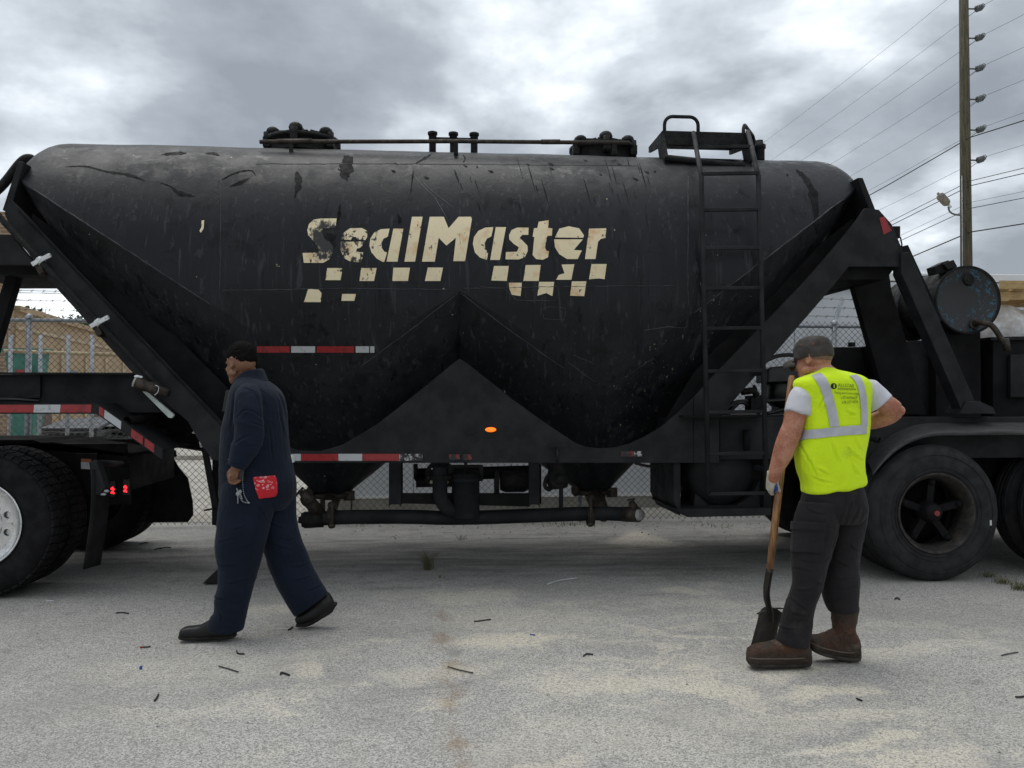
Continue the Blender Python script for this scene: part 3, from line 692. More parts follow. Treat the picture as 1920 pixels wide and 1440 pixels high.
LET = {
 'S': [[(283,93),(190,93),(150,100),(122,125),(112,160),(118,190),(140,215),(165,245),(180,275),(172,290),(85,293),(92,350),(205,350),(240,330),(262,290),(262,255),(240,225),(205,190),(195,165),(205,150),(275,148)]],
 'e': [[(310,215),(325,175),(360,150),(430,148),(460,165),(460,200),(452,218),(400,215),(395,200),(375,200),(365,218)], [(305,228),(452,226),(420,262),(400,268),(395,285),(442,290),(425,345),(365,345),(325,322),(306,280)]],
 'a': [[(590,152),(540,155),(500,175),(478,210),(473,250),(485,290),(515,325),(550,345),(560,343),(575,290),(560,285),(545,265),(542,235),(555,210),(580,198)], [(612,152),(670,152),(636,343),(572,343)]],
 'l': [[(720,83),(782,83),(738,343),(676,343)]],
 'M': [[(823,83),(905,83),(932,150),(990,83),(1070,83),(1028,340),(960,340),(975,205),(920,250),(875,205),(852,343),(778,343)]],
 'a2': [[(1192,143),(1145,146),(1105,165),(1080,200),(1073,240),(1085,290),(1115,320),(1155,332),(1162,290),(1145,270),(1142,235),(1155,210),(1180,198)], [(1206,143),(1266,143),(1230,333),(1174,333)]],
 's': [[(1397,146),(1330,146),(1298,160),(1283,190),(1285,215),(1310,240),(1340,260),(1330,285),(1265,288),(1263,330),(1340,330),(1375,318),(1392,280),(1390,250),(1365,225),(1345,205),(1360,188),(1395,188)]],
 't': [[(1455,112),(1514,103),(1510,148),(1535,150),(1532,192),(1505,195),(1492,260),(1500,280),(1515,282),(1510,318),(1480,332),(1440,328),(1420,305),(1425,250),(1430,200),(1420,198),(1428,150),(1448,148)]],
 'e2': [[(1550,203),(1575,152),(1630,138),(1690,150),(1718,190),(1714,205)], [(1545,214),(1712,214),(1670,262),(1660,276),(1706,278),(1682,328),(1620,328),(1575,300),(1550,260)]],
 'r': [[(1748,152),(1848,150),(1843,205),(1815,212),(1800,228),(1785,328),(1724,328)]]}
for kx, pol in LET.items():
    drape([Z6(p_) for p_ in pol], HULL, .0032, 'letter', CREAMW if kx == 'e' else CREAM, vessel, label={'S': 'cream letter S scorched black at its middle', 'e': 'badly worn cream letter e'}.get(kx))
SQ = [([(228,380),(318,380),(305,450),(218,450)],1), ([(425,380),(515,380),(500,455),(415,455)],1), ([(612,378),(708,378),(697,455),(606,455)],0), ([(812,377),(900,377),(885,455),(795,455)],0),
 ([(1196,368),(1282,368),(1270,455),(1180,452)],0), ([(1380,363),(1467,362),(1455,455),(1366,455)],0), ([(1588,360),(1662,358),(1645,448),(1556,448),(1572,420),(1605,410)],0), ([(1762,357),(1850,357),(1838,445),(1805,440),(1747,445)],0),
 ([(118,500),(178,505),(195,525),(190,577),(93,577)],0), ([(315,530),(395,530),(385,570),(310,570)],1), ([(1282,465),(1358,465),(1350,542),(1300,535),(1285,500)],0), ([(1458,460),(1545,460),(1535,543),(1500,525),(1448,540)],0), ([(1648,457),(1732,457),(1720,543),(1638,540)],0)]
for pol, wn in SQ: drape([Z6(pol)], HULL, .0032, 'checker_square', CREAMW if wn else CREAM, vessel)
# lump of burnt tar over the S and the small chip of cream paint at the front
c = P(618, 448, 6.32); O('tar_lump', MB().ell(c, (.055, .02, .06), None, 14, 10).ell(c + Vector((.03, -.008, -.06)), (.05, .018, .045), None, 12, 8).ell(c + Vector((-.05, 0, -.035)), (.045, .014, .05), None, 12, 8), GRIME, vessel)
drape([[(378, 414), (383, 413), (382, 428), (377, 437), (374, 433), (378, 426)]], HULL, .002, 'paint_chip', CREAM, vessel, 5)

# conspicuity tape on the front hopper, then on the lower rail
def tapes(segs, v0, v1, fn):
    for u0, u1, mt in segs: fn([(u0, v0), (u1, v0), (u1, v1), (u0, v1)], mt)
tapes(((482, 543, RED), (546, 591, WHT), (594, 664, RED), (667, 692, WHT), (694, 702, WHT)), 649, 661, lambda p_, mt: drape([p_], HULL, .003, 'reflective_tape', mt, trailer, 12))
PY = 6.42
def tp(p_, mt): O('reflective_tape', MB().plate(p_, PY - .004, PY - .0005), mt, trailer)
tapes(((547, 564, WHT), (564.5, 634, RED), (634.5, 679, WHT), (679.5, 748, RED), (748.5, 792, FLAKW)), 851, 864, tp)
tapes(((842, 862, FLAKE), (868, 885, FLAKE)), 852, 862, tp); tapes(((1164, 1188, FLAKE), (1189, 1204, FLAKW)), 846, 856, tp)

# side plates and struts -------------------------------------------
PC = [(430,868),(1300,868),(1300,745),(1270,775),(1240,800),(1210,818),(1180,832),(1152,839),(1125,841),(1100,838),(1080,831),(1040,805),(1000,777),(960,748),(905,704),(880,684),(862,672),(846,684),(800,722),(740,770),(710,793),(680,812),(640,835),(600,846),(560,845),(520,830),(470,782),(430,738)]
O('side_plate', MB().plate(PC, PY, PY + .03), FRAME, trailer, bevel=.004)
far_plate = MB().prism([Vector((P(u, v, PY).x, 8.55, P(u, v, PY).z)) for u, v in PC], (0, .03, 0)); O('side_plate', far_plate, FRAME, trailer)
PR = [(1300.5,868),(1300.5,745),(1330,712),(1440,598),(1500,536),(1560,468),(1604,416),(1622,390),(1648,393),(1672,420),(1690,462),(1708,500),(1592,500),(1542,560),(1422,699),(1349,782),(1349,868)]
O('rear_strut_plate', MB().plate(PR, PY, PY + .03), FRAME, trailer, bevel=.004)
O('rear_leg', MB().plate([(1690,474),(1706,472),(1838,775),(1806,775),(1690,512)], PY - .03, PY + .1), FRAME, trailer, bevel=.006)
O('leg_foot', MB().plate([(1800,776),(1868,776),(1862,764),(1836,752),(1812,752)], PY - .05, PY + .16), FRAME, trailer, bevel=.004)
O('inner_rear_leg', MB().plate([(1590,500),(1666,500),(1672,545),(1700,640),(1738,778),(1668,778)], 6.9, 6.98), FRAME2, trailer, bevel=.006)
O('rear_cross_plate', MB().plate([(1560,500),(1680,500),(1660,524),(1570,524)], 6.5, 7.6), FRAME2, trailer)
O('lean_plate', MB().plate([(1690,462),(1703,459),(1768,600),(1752,610)], 6.75, 6.95), FRAME2, trailer, bevel=.004)
O('rear_reflector', MB().plate([(1649,408),(1658,406),(1672,432),(1657,440)], PY - .004, PY - .0005), RED, trailer)
O('lamp_box', MB().plate([(1670,424),(1688,424),(1688,446),(1676,448)], 6.5, 6.6).tube([P(1688, 444, 6.55), P(1691, 458, 6.55), P(1690, 472, 6.55)], .006, 6), FRAME2, trailer)
def end_cap(uv, Y0, Y1, ext):
    O('end_flange', MB().plate(uv, Y0, Y1), FRAME, trailer, bevel=.006)
end_cap([(1608,333),(1618,333),(1662,444),(1650,447)], 6.50, 8.5, 0)
end_cap([(34,302),(45,304),(18,398),(4,394)], 6.50, 8.5, 0)
# front struts
O('strut_web', MB().plate([(60,400),(200,500),(420,720),(520,850),(420,850),(290,700),(60,455)], 6.62, 6.65), FRAME2, trailer)
O('strut_web', MB().plate([(1600,410),(1560,440),(1420,560),(1300,700),(1240,800),(1330,760),(1440,645),(1560,505),(1620,430)], 6.62, 6.65), FRAME2, trailer)
PL = [(18,372),(40,393),(165,526),(290,658),(430,806),(430,868),(398,862),(372,826),(352,790),(290,740),(240,690),(172,614),(80,512),(20,430),(8,400)]
O('front_strut', MB().plate(PL, PY, PY + .03), FRAME, trailer, bevel=.004)
O('strut_flange', MB().bar(P(40, 396, PY + .05), P(430, 808, PY + .05), .12, .012, (.7, 0, .7)), FRAME2, trailer)
O('front_gusset', MB().plate([(-110,440),(20,440),(80,512),(64,496),(-110,496)], 6.46, 6.5), FRAME, trailer)
O('front_cross_plate', MB().plate([(-60,497),(64,497),(86,515),(-60,515)], 6.7, 7.5), FRAME2, trailer)
O('front_leg', MB().plate([(38,498),(16,498),(-50,704),(-24,704)], 6.85, 6.95), FRAME2, trailer, bevel=.006)
O('coupler_beam', MB().plate([(-160,703),(262,701),(330,703),(392,758),(372,774),(-160,774)], 6.62, 6.70), FRAME, trailer, bevel=.005)
O('coupler_flange', MB().box((P(-160, 702, 6.6).x, 6.5, P(0, 702, 6.62).z), (P(262, 702, 6.62).x, 6.615, P(0, 702, 6.62).z + .012)), FRAME, trailer)
O('far_coupler_beam', MB().box((P(-160, 702, 6.6).x, 8.3, P(0, 774, 6.62).z), (P(330, 702, 6.62).x, 8.38, P(0, 702, 6.62).z)), FRAME, trailer)
O('beam_gusset', MB().plate([(25,738),(75,704),(75,745),(50,747)], 6.585, 6.615), FRAME, trailer)
O('beam_hose', MB().tube([P(-60, 748, 6.5), P(30, 749, 6.5), P(75, 752, 6.5)], .012, 8), PLAS, trailer)
# bent skirt with tape
sk_ = MB()
prof = [(-160,758),(182,757),(305,842),(304,862),(180,776),(-160,776)]
sk_.plate(prof, 6.25, 6.27)
a_, b_, c_ = P(-160, 758, 6.25), P(182, 757, 6.25), P(305, 842, 6.25)
th = Vector((0, 0, .012))
sk_.prism([b_ + Vector((0, .02, -.012)), c_ + Vector((0, .02, -.012)), c_ + Vector((0, .7, -.012)), b_ + Vector((0, .7, -.012))], th)
sk_.prism([a_ + Vector((0, .02, -.012)), b_ + Vector((-.001, .02, -.012)), b_ + Vector((-.001, .35, -.012)), a_ + Vector((0, .35, -.012))], th)
O('skirt', sk_, FRAME, trailer, bevel=.003)
def lerp2(a, b, t): return (a[0] + (b[0] - a[0]) * t, a[1] + (b[1] - a[1]) * t)
def strip(t0, t1, top, bot, mt):
    O('reflective_tape', MB().plate([lerp2(*top, t0), lerp2(*top, t1), lerp2(*bot, t1), lerp2(*bot, t0)], 6.246, 6.2495), mt, trailer)
top = ((-160, 759.5), (182, 758.5)); bot = ((-160, 773.5), (180, 773.5))
for t0, t1, mt in ((.0, .12, WHT), (.12, .30, RED), (.30, .44, WHT), (.44, .654, RED), (.655, .80, WHT), (.802, .97, RED)): strip(t0, t1, top, bot, mt)
top = ((184, 760), (304, 844)); bot = ((183, 775), (303, 859))
for t0, t1, mt in ((.02, .09, RED), (.10, .36, WHT), (.52, .70, RED), (.73, .88, RED)): strip(t0, t1, top, bot, mt)
O('skirt_brace', MB().plate([(245,757),(300,720),(360,760),(372,800),(330,834)], 6.93, 6.96), FRAME2, trailer)
O('skirt_crossbar', MB().bar(P(300, 818, 6.7), P(420, 838, 7.6), .1, .12), FRAME2, trailer)
O('stub_pipe', MB().tube([P(238, 789, 6.30), P(290, 783, 6.7)], .029, 12, False).tube([P(238, 789, 6.30), P(290, 783, 6.7)], .024, 12, False), GRIME, trailer)
# air line along the front strut
LY = 6.33
ap = O('air_pipe', MB().tube(spline([P(-50, 340, LY), P(2, 410, LY), P(76, 489, LY), P(185, 605, LY), P(300, 726, LY), P(316, 738, LY)], 6), .022, 12), GRIME, trailer)
for (u, v) in ((76, 489), (185, 605)):
    d_ = (P(u + 10, v + 10.5, LY) - P(u, v, LY)).normalized(); c = P(u, v, LY)
    O('clamp', MB().tube([c - d_ * .022, c + d_ * .022], .028, 12).tube([c + Vector((.05, -.015, .03)), c + Vector((.075, -.015, .04))], .016, 8).bar(c + Vector((.0, -.02, .0)), c + Vector((.075, -.02, .038)), .012, .03).bar(c + Vector((0, -.02, 0)), c + Vector((-.05, -.015, -.03)), .012, .03), CLAMPW, ap)
    O('standoff', MB().prism([P(u - 16, v + 2, LY + .0), P(u - 6, v - 4, LY), P(u + 6, v + 20, LY), P(u - 3, v + 26, LY)], (0, .09, 0)), RUSTY, ap)
pe = O('hose_coupling', MB().tube([P(258, 718, 6.3), P(316, 737, 6.32)], .032, 14).lathe([(0, .038), (.03, .042), (.06, .042), (.08, .034), (.11, .044), (.15, .044), (.16, .034)], P(254, 717, 6.3), P(316, 737, 6.32) - P(254, 717, 6.3), 16), RUSTY, trailer)
O('end_disc', MB().disc(P(252, 717, 6.29), P(316, 737, 6.32) - P(252, 717, 6.29), .034, .012), CONC, pe)
O('white_tie', MB().ell(P(257, 706, 6.29), (.022, .012, .012)).ell(P(264, 707, 6.29), (.014, .01, .01)), CLAMPW, pe)
O('tie_wire', MB().tube(spline([P(288, 722, 6.28), P(297, 725, 6.28), P(296, 735, 6.28), P(290, 741, 6.28)], 5), .003, 5), CLAMPW, pe)
O('pale_bracket', MB().plate([(267,734),(277,735),(326,778),(322,784),(316,783)], 6.34, 6.37), mat('pale_grey_green_paint', (.50, .56, .52), None, .5), trailer)
O('front_pipe', MB().tube(spline([P(-60, 400, 7.0), P(0, 352, 7.0), P(38, 306, 7.0), P(55, 297, 7.0), P(66, 305, 7.05)], 6), .036, 12), GRIME, trailer)
# landing gear
lg = O('landing_leg', MB().box(P(398, 835, 6.72), P(424, 980, 6.85)), FRAME2, trailer, bevel=.005)
pz = P(424, 1020, 6.75)
O('landing_tube', MB().box((pz.x - .045, 6.74, .06), (pz.x + .055, 6.84, .6)), GRIME, lg)
O('foot_pad', MB().prism([(pz.x - .14, 6.62, .012), (pz.x + .15, 6.62, .012), (pz.x + .06, 6.62, .11), (pz.x - .04, 6.62, .11)], (0, .32, 0)), GRIME, lg)
O('landing_brace', MB().bar(P(383, 836, 6.62), P(410, 985, 6.7), .045, .02, (0, 1, 0)), FRAME2, trailer)
O('brace_pin', MB().tube([P(383, 957, 6.6), P(404, 953, 6.68)], .007, 6), GRIME, trailer)
O('gear_box', MB().plate([(372,826),(416,826),(416,850),(386,850)], 6.55, 6.75).tube([P(384, 830, 6.5), P(386, 831, 6.56)], .03, 10), GRIME, trailer, bevel=.004)
O('gear_pin', MB().tube([P(376, 827, 6.5), P(378, 838, 6.52)], .012, 8).ell(P(396, 826, 6.53), (.008, .008, .008)), CLAMPW, trailer)
O('far_landing_leg', MB().box((pz.x - .05, 8.2, .0), (pz.x + .07, 8.32, .95)), FRAME2, trailer)
O('cross_tube', MB().tube([(pz.x, 6.75, .85), (pz.x, 8.25, .85)], .05, 10), FRAME2, trailer)

# ladder -----------------------------------------------------------
lad = O('ladder', MB().tube([P(1300, 249, 6.95), P(1315, 330, 6.22), P(1328, 925, 6.22)], .019, 10), FRAME, trailer)
O('stile', MB().tube([P(1402, 247, 6.95), P(1422, 329, 6.22), P(1437, 925, 6.22)], .019, 10), FRAME, lad)
def on(a, b, v): t = (v - a[1]) / (b[1] - a[1]); return a[0] + (b[0] - a[0]) * t
for v in (325, 393, 465, 540, 615, 695, 772, 850, 925):
    ul = on((1315, 330), (1328, 925), v); ur = on((1422, 329), (1437, 925), v)
    O('rung', MB().bar(P(ul, v + 1, 6.22), P(ur, v - .5, 6.22), .026, .026), FRAME, lad, bevel=.004)
O('rung', MB().bar(P(1306, 277, 6.68), P(1410, 275, 6.68), .026, .026), FRAME, lad, bevel=.004)
for v in (700, 880):
    O('standoff', MB().bar(P(on((1422, 329), (1437, 925), v), v, 6.22), P(on((1422, 329), (1437, 925), v), v, 6.22) + Vector((0, .2 if v != 330 else .35, 0)), .03, .03), FRAME, lad)
# platform on top
DY = 6.98; dk = P(1320, 249, DY); dz = dk.z
px0 = P(1240, 250, DY).x; px1 = P(1404, 250, DY).x
deck = O('platform', MB().box((px0, DY, dz - .012), (px1, 7.42, dz)), GRIME, trailer)
O('front_channel', MB().box((px0, DY - .02, dz - .115), (px1, DY, dz + .004)), GRIME, deck, bevel=.003)
for i in range(6): O('grating_bar', MB().box((px0 + .02 + i * .128, DY + .01, dz), (px0 + .05 + i * .128, 7.41, dz + .012)), GRIME, deck)
for xx in (px0, px1 - .02):
    O('side_gusset', MB().prism([(xx, DY - .02, dz - .02), (xx, DY - .15, dz - .26), (xx, DY + .05, dz - .26), (xx, DY + .12, dz - .10), (xx, 7.42, dz - .05), (xx, 7.42, dz)], (.02, 0, 0)), GRIME, deck)
O('deck_shadow_strip', MB().tube([P(1245, 296, 6.85), P(1395, 312, 6.85)], .03, 8), GRIME, deck)  # the platform's shadow on the tank, put in as a dark tube
def hoop(u0, u1, v0, v1, Y0, Y1):
    a = P(u0, v1, Y0); b = P(u1, v1, Y1); zt_ = P(u0, v0, Y0).z; r_ = .07; d_ = (b - a); d_.z = 0; L_ = d_.length; d_.normalize()
    pts = [a, Vector((a.x, a.y, zt_ - r_))] + arc(Vector((a.x, a.y, zt_ - r_)) + d_ * r_, r_, math.pi, math.pi / 2, 5, d_, (0, 0, 1)) + arc(Vector((b.x, b.y, zt_ - r_)) - d_ * r_, r_, math.pi / 2, 0, 5, d_, (0, 0, 1)) + [Vector((b.x, b.y, b.z))]
    O('grab_rail', MB().tube(pts, .015, 10), FRAME, deck)
hoop(1246, 1309, 218, 250, 6.99, 6.99); hoop(1394, 1414, 231, 262, 7.0, 7.38)
# manholes, vents and the hand rail pipe on top
def manhole(u, v, rp):
    c = P(u, v, TY); c.z = TZ + TR - .02; m = O('manhole', MB().lathe([(0, rp), (.10, rp), (.105, rp + .03), (.135, rp + .03), (.14, rp - .02), (.165, rp - .08), (.175, 0)], c, (0, 0, 1), 32), GRIME, trailer)
    for k in range(6):
        a = k * math.pi / 3 + .45; d_ = Vector((math.cos(a), math.sin(a), 0)); q = c + d_ * (rp + .02)
        O('clamp', MB().bar(q + Vector((0, 0, .12)), q - d_ * .2 + Vector((0, 0, .19)), .07, .05).tube([q + Vector((0, 0, .02)), q + Vector((0, 0, .165))], .03, 8).ell(q - d_ * .05 + Vector((0, 0, .175)), (.06, .06, .045), None, 8, 6).box(q + Vector((-.03, -.03, .04)), q + Vector((.03, .03, .12))), GRIME, m)
    O('cover_bar', MB().bar(c + Vector((-rp * .7, 0, .20)), c + Vector((rp * .7, 0, .20)), .05, .04).box(c + Vector((-.05, -.05, .15)), c + Vector((.05, .05, .225))), GRIME, m)
manhole(568, 262, .29); manhole(1130, 268, .27)
rz = P(700, 265, 6.95).z
hp = O('top_rail', MB().tube([P(487, 266, 6.95), P(862, 265, 6.95), P(1180, 268, 6.95)], .017, 10).tube([P(520, 265.5, 6.95), P(585, 265, 6.95)], .021, 10).tube([P(1015, 266, 6.95), P(1050, 266, 6.95)], .021, 10), RUSTY, trailer)
for u in (546, 855, 1152): O('rail_stand', MB().box(P(u - 4, 266, 6.94), P(u + 4, 290, 6.96)), GRIME, hp)
vt = O('vent_manifold', MB().tube([P(812, 262, 7.3), P(890, 264, 7.3)], .024, 10), GRIME, trailer)
for u, h in ((811, 248), (850, 249), (889, 250)):
    b_ = P(u, 290, 7.3); t_ = P(u, h, 7.3); O('vent', MB().lathe([(0, .03), ((t_-b_).length * .5, .03), ((t_-b_).length * .55, .034), ((t_-b_).length * .86, .034), ((t_-b_).length * .88, .042), ((t_-b_).length, .042), ((t_-b_).length + .005, .03), ((t_-b_).length + .005, 0)], b_, (0, 0, 1), 14), GRIME, vt)
b_ = P(1424, 300, 7.2); O('relief_valve', MB().lathe([(0, .045), (.09, .045), (.1, .055), (.13, .055), (.135, .035), (.17, .032), (.17, 0)], b_, (0, 0, 1), 14).tube([b_ + Vector((-.12, 0, .07)), b_ + Vector((0, 0, .07))], .022, 8), GRIME, trailer)
b_ = P(154, 287, 7.25); O('small_valve', MB().lathe([(0, .03), (.035, .03), (.035, .02), (.06, .02), (.06, 0)], b_, (0, 0, 1), 10).box(b_ + Vector((-.09, -.04, -.006)), b_ + Vector((.09, .04, .0))), GRIME, trailer)

# marker lamp and blank lamp on the side plate
c = P(920, 805.5, PY - .006); ml = O('lamp_base', MB().ell(c, (.045, .008, .022), None, 20, 8), FRAME2, trailer)
O('marker_lamp', MB().ell(c + Vector((0, -.006, 0)), (.042, .014, .019), None, 20, 10), AMBER, ml, label='lit amber marker lamp')
O('blank_lamp', MB().disc(P(881, 806, PY - .002), (0, 1, 0), .04, .008), FRAME, trailer)

# underside --------------------------------------------------------
UY = 6.95
for u0, u1 in ((729, 752), (992, 1012)):
    O('hanger_post', MB().plate([(u0, 868), (u1, 868), (u1, 951), (u1 - 4, 946), (u0 + 4, 946), (u0, 951)], UY - .06, UY), FRAME, trailer, bevel=.003)
    O('hanger_post', MB().plate([(u0 + 3, 868), (u1 + 3, 868), (u1 + 3, 945), (u0 + 3, 945)], 8.0, 8.06), FRAME2, trailer)
O('lower_beam', MB().plate([(752.5, 926), (991.5, 926), (991.5, 950), (752.5, 944)], UY - .05, UY + .02), FRAME2, trailer)
O('upper_duct', MB().tube([P(778, 890, 7.3), P(1010, 884, 7.3)], .055, 12), FRAME2, trailer)
O('flow_pipe', MB().tube([P(780, 906, 7.2), P(850, 905, 7.2)], .035, 10).tube([P(776, 884, 7.2), P(783, 884, 7.2)], .065, 10), GRIME, trailer)
O('blower', MB().lathe([(0, 0), (0, .07), (.04, .09), (.2, .09), (.24, .07), (.24, 0)], P(938, 903, 7.15), (1, 0, 0), 18).box(P(928, 885, 7.1), P(934, 935, 7.25)), GRIME, trailer)
cn = O('strainer', MB().lathe([(0, .0), (0, .105), (.02, .112), (.30, .112), (.305, .14), (.325, .14), (.33, .128), (.36, .128), (.36, 0)], P(873, 972, 6.9), (0, 0, 1), 24), FRAME, trailer)
c = P(873, 893, 6.9)
O('yoke', MB().box(c + Vector((-.14, -.02, -.02)), c + Vector((-.11, .02, .09))).box(c + Vector((.11, -.02, -.02)), c + Vector((.14, .02, .09))).bar(c + Vector((-.14, 0, .08)), c + Vector((.14, 0, .08)), .03, .025).tube([c, c + Vector((0, 0, .14))], .012, 8).tube([c + Vector((-.07, 0, .135)), c + Vector((.07, 0, .15))], .008, 6), FRAME, cn)
O('elbow', MB().tube(spline([P(826, 874, 6.85), P(825, 905, 6.85), P(827, 935, 6.85), P(842, 954, 6.87), P(862, 958, 6.9)], 6), .06, 14), FRAME, trailer)
ef = O('elbow_flange', MB().lathe([(0, .10), (.03, .10)], P(825, 898, 6.85), (0, 0, 1), 20).disc(P(825, 890, 6.93), (0, 1, 0), .12, .03), GRIME, trailer)
for u, v in ((809, 904), (838, 904), (810, 879), (835, 879)): O('bolt', MB().tube([P(u, v, 6.86), P(u, v, 6.9)], .014 if v > 890 else .007, 8), mat('pale_bolt', (.35, .31, .22), None, .5) if v > 890 else CLAMPW, ef)
bp = O('discharge_pipe', MB().tube(spline([P(566, 975, 7.0), P(640, 970, 7.0), P(760, 969, 7.0), P(850, 971, 7.0), P(960, 968, 7.0), P(1110, 963, 7.0), P(1170, 964, 7.0)], 6), .058, 18), FRAME, trailer)
O('end_nut', MB().tube([P(560, 975, 7.0), P(570, 975, 7.0)], .03, 6).tube([P(570, 975, 7.0), P(606, 973, 7.0)], .068, 14), GRIME, bp)
for u, v0, v1 in ((622, 943, 990), (1107, 930, 987)):
    O('valve_lever', MB().tube(spline([P(u, v0, 6.9), P(u + 1, (v0 + v1) / 2, 6.88), P(u, v1 - 6, 6.9)], 5), [.014] * 11, 8).ell(P(u, v1 - 4, 6.9), (.03, .02, .022), None, 10, 8).ell(P(u, v0 + 4, 6.92), (.035, .025, .03), None, 10, 8), RUSTY, bp)
    O('coupling_ring', MB().lathe([(-.03, .06), (-.03, .074), (.03, .074), (.03, .06)], P(u, 968, 7.0), (1, -.02, 0), 18), RUSTY, bp)
O('y_fitting', MB().tube([P(568, 922, 6.92), P(580, 940, 6.95), P(598, 962, 7.0)], [.035, .05, .055], 12).lathe([(0, .05), (.03, .058), (.06, .058), (.07, .04)], P(572, 930, 6.93), P(598, 962, 7.0) - P(572, 930, 6.93), 14).tube([P(553, 930, 6.9), P(569, 914, 6.92)], .012, 6), RUSTY, bp)
for hc, u in ((hc1, 606), (hc2, 1110)):
    O('discharge_flange', MB().lathe([(-.03, .08), (-.03, .17), (.01, .17), (.01, .11)], hc, (0, 0, 1), 20).box(hc + Vector((.11, -.09, -.05)), hc + Vector((.2, -.03, .03))).ell(hc + Vector((-.17, -.08, .02)), (.04, .04, .06), None, 10, 8), RUSTY, trailer)
    O('drop_tee', MB().tube([hc, hc + Vector((0, -.25, -.1)), Vector((hc.x, 7.0, P(u, 966, 7.0).z))], [.09, .075, .06], 12), RUSTY, trailer)
O('white_tag', MB().plate([(610,938),(622,938),(622,958),(610,958)], 6.98, 6.985), CONC, trailer)
ev = O('outlet_cap', MB().lathe([(0, .0), (0, .045), (.03, .05), (.06, .05), (.07, .06)], P(1201, 965, 6.86), P(1180, 966, 7.0) - P(1201, 965, 6.86), 18), mat('dull_cap_metal', (.42, .42, .40), (.16, .15, .14), .5, vs=30), trailer)
O('outlet_valve', MB().tube([P(1198, 965, 6.89), P(1168, 964, 7.0)], .062, 14).tube([P(1190, 955, 6.92), P(1183, 940, 6.92)], [.04, .025], 10).tube([P(1176, 938, 6.92), P(1190, 935, 6.92)], .008, 6), RUSTY, ev)
gv = O('gate_valve', MB().lathe([(0, .03), (.0, .075), (.05, .085), (.12, .075), (.16, .06), (.2, .075), (.23, .075), (.24, .03)], P(1047, 915, 6.7), (-.12, 0, 1), 16), GRIME, trailer)
O('valve_face', MB().lathe([(0, 0), (0, .03), (.02, .045), (.05, .055), (.10, .06)], P(1052, 901, 6.6), (-.2, 1, .15), 12), GRIME, gv)
O('handwheel', MB().tube([P(1045, 868, 6.38), P(1045, 840, 6.38)], .012, 8).bar(P(1028, 836, 6.38), P(1062, 835, 6.38), .03, .018), FRAME, gv)
O('valve_hose', MB().tube(spline([P(1036, 885, 6.7), P(1024, 898, 6.72), P(1022, 912, 6.72), P(1030, 918, 6.72), P(1036, 910, 6.72)], 5), .016, 8), GRIME, gv)
O('drop_pipe', MB().tube([P(1052, 912, 6.95), P(1052, 955, 6.95)], .018, 8), FRAME, gv)
O('slack_hose', MB().tube(spline([P(1190, 868, 6.8), P(1215, 874, 6.8), P(1242, 873, 6.8), P(1264, 866, 6.8)], 6), .012, 8), PLAS, trailer)

# frame behind the ladder, air tank -------------------------------
xa_ = P(1262, 785, 6.5).x; zr1, zr0 = P(1300, 783, 6.5).z, P(1300, 862, 6.5).z
O('main_rail', MB().box((P(1349.5, 800, 6.5).x, 6.50, zr0), (8.6, 6.58, zr1)), FRAME, trailer, bevel=.005)
O('far_rail', MB().box((xa_, 8.45, zr0), (8.6, 8.53, zr1)), FRAME2, trailer)
O('rear_deck', MB().box((P(1345, 783, 6.6).x, 6.60, zr1 - .02), (8.6, 8.44, zr1)), FRAME2, trailer)
O('tread_shelf', MB().plate([(1280, 779), (1440, 778), (1440, 783), (1280, 783)], 6.32, 6.50), FRAME2, trailer)
O('cradle_post', MB().plate([(1263, 785), (1276, 785), (1276, 968), (1263, 940)], 6.46, 7.2), FRAME, trailer, bevel=.004)
O('cradle_beam', MB().plate([(1266, 955), (1446, 953), (1446, 966), (1290, 970)], 6.40, 7.2), FRAME, trailer, bevel=.004)
O('cradle_post', MB().plate([(1432, 866), (1446, 866), (1446, 953), (1432, 953)], 6.44, 6.52), FRAME2, trailer)
ct = P(1356, 886, 6.55); rt = .275
O('cradle_back', MB().plate([(1278, 800), (1432, 800), (1432, 953), (1278, 953)], 7.0, 7.03), FRAME2, trailer)
at_ = O('air_tank', MB().lathe([(0, 0), (.004, .06), (.014, .13), (.032, .2), (.06, .25), (.1, rt), (.75, rt), (.8, .2), (.82, 0)], ct, (0, 1, 0), 40), FRAME, trailer)
O('tank_neck', MB().plate([(1333, 822), (1382, 822), (1372, 806), (1340, 806)], 6.60, 6.85), FRAME, at_, bevel=.01)
O('tank_saddle', MB().plate([(1300, 953), (1424, 953), (1424, 900), (1410, 930), (1380, 948), (1330, 948), (1304, 925)], 6.58, 6.7), FRAME, at_)
O('rail_tube', MB().tube([P(1400, 845, 6.46), P(1400, 806, 6.46)], .028, 12), FRAME2, trailer)
O('shelf_box', MB().plate([(1332, 786), (1379, 786), (1379, 822), (1332, 806)], 6.52, 6.7), FRAME2, trailer)

# engine, hoses and oil box seen through the rear opening ----------
EY = 7.35
en = O('engine', MB().plate([(1440, 692), (1446, 688), (1494, 684), (1500, 690), (1500, 716), (1440, 718)], EY, EY + .3), PLAS, trailer, bevel=.012)
O('engine_block', MB().lathe([(0, 0), (0, .13), (.04, .16), (.2, .16), (.2, 0)], P(1480, 735, EY + .05), (0, 1, 0), 20).box(P(1458, 716, EY + .1), P(1502, 776, EY + .25)), PLAS, en)
O('recoil_knob', MB().disc(P(1478, 686, EY + .1), (0, 0, 1), .02, .05), PLAS, en)
O('pump_block', MB().plate([(1408, 742), (1436, 740), (1436, 772), (1408, 772)], 7.0, 7.15).tube([P(1390, 735, 7.0), P(1412, 732, 7.0), P(1420, 742, 7.0)], .03, 10).tube([P(1413, 722, 7.0), P(1418, 732, 7.0)], .015, 8), GRIME, trailer, bevel=.004)
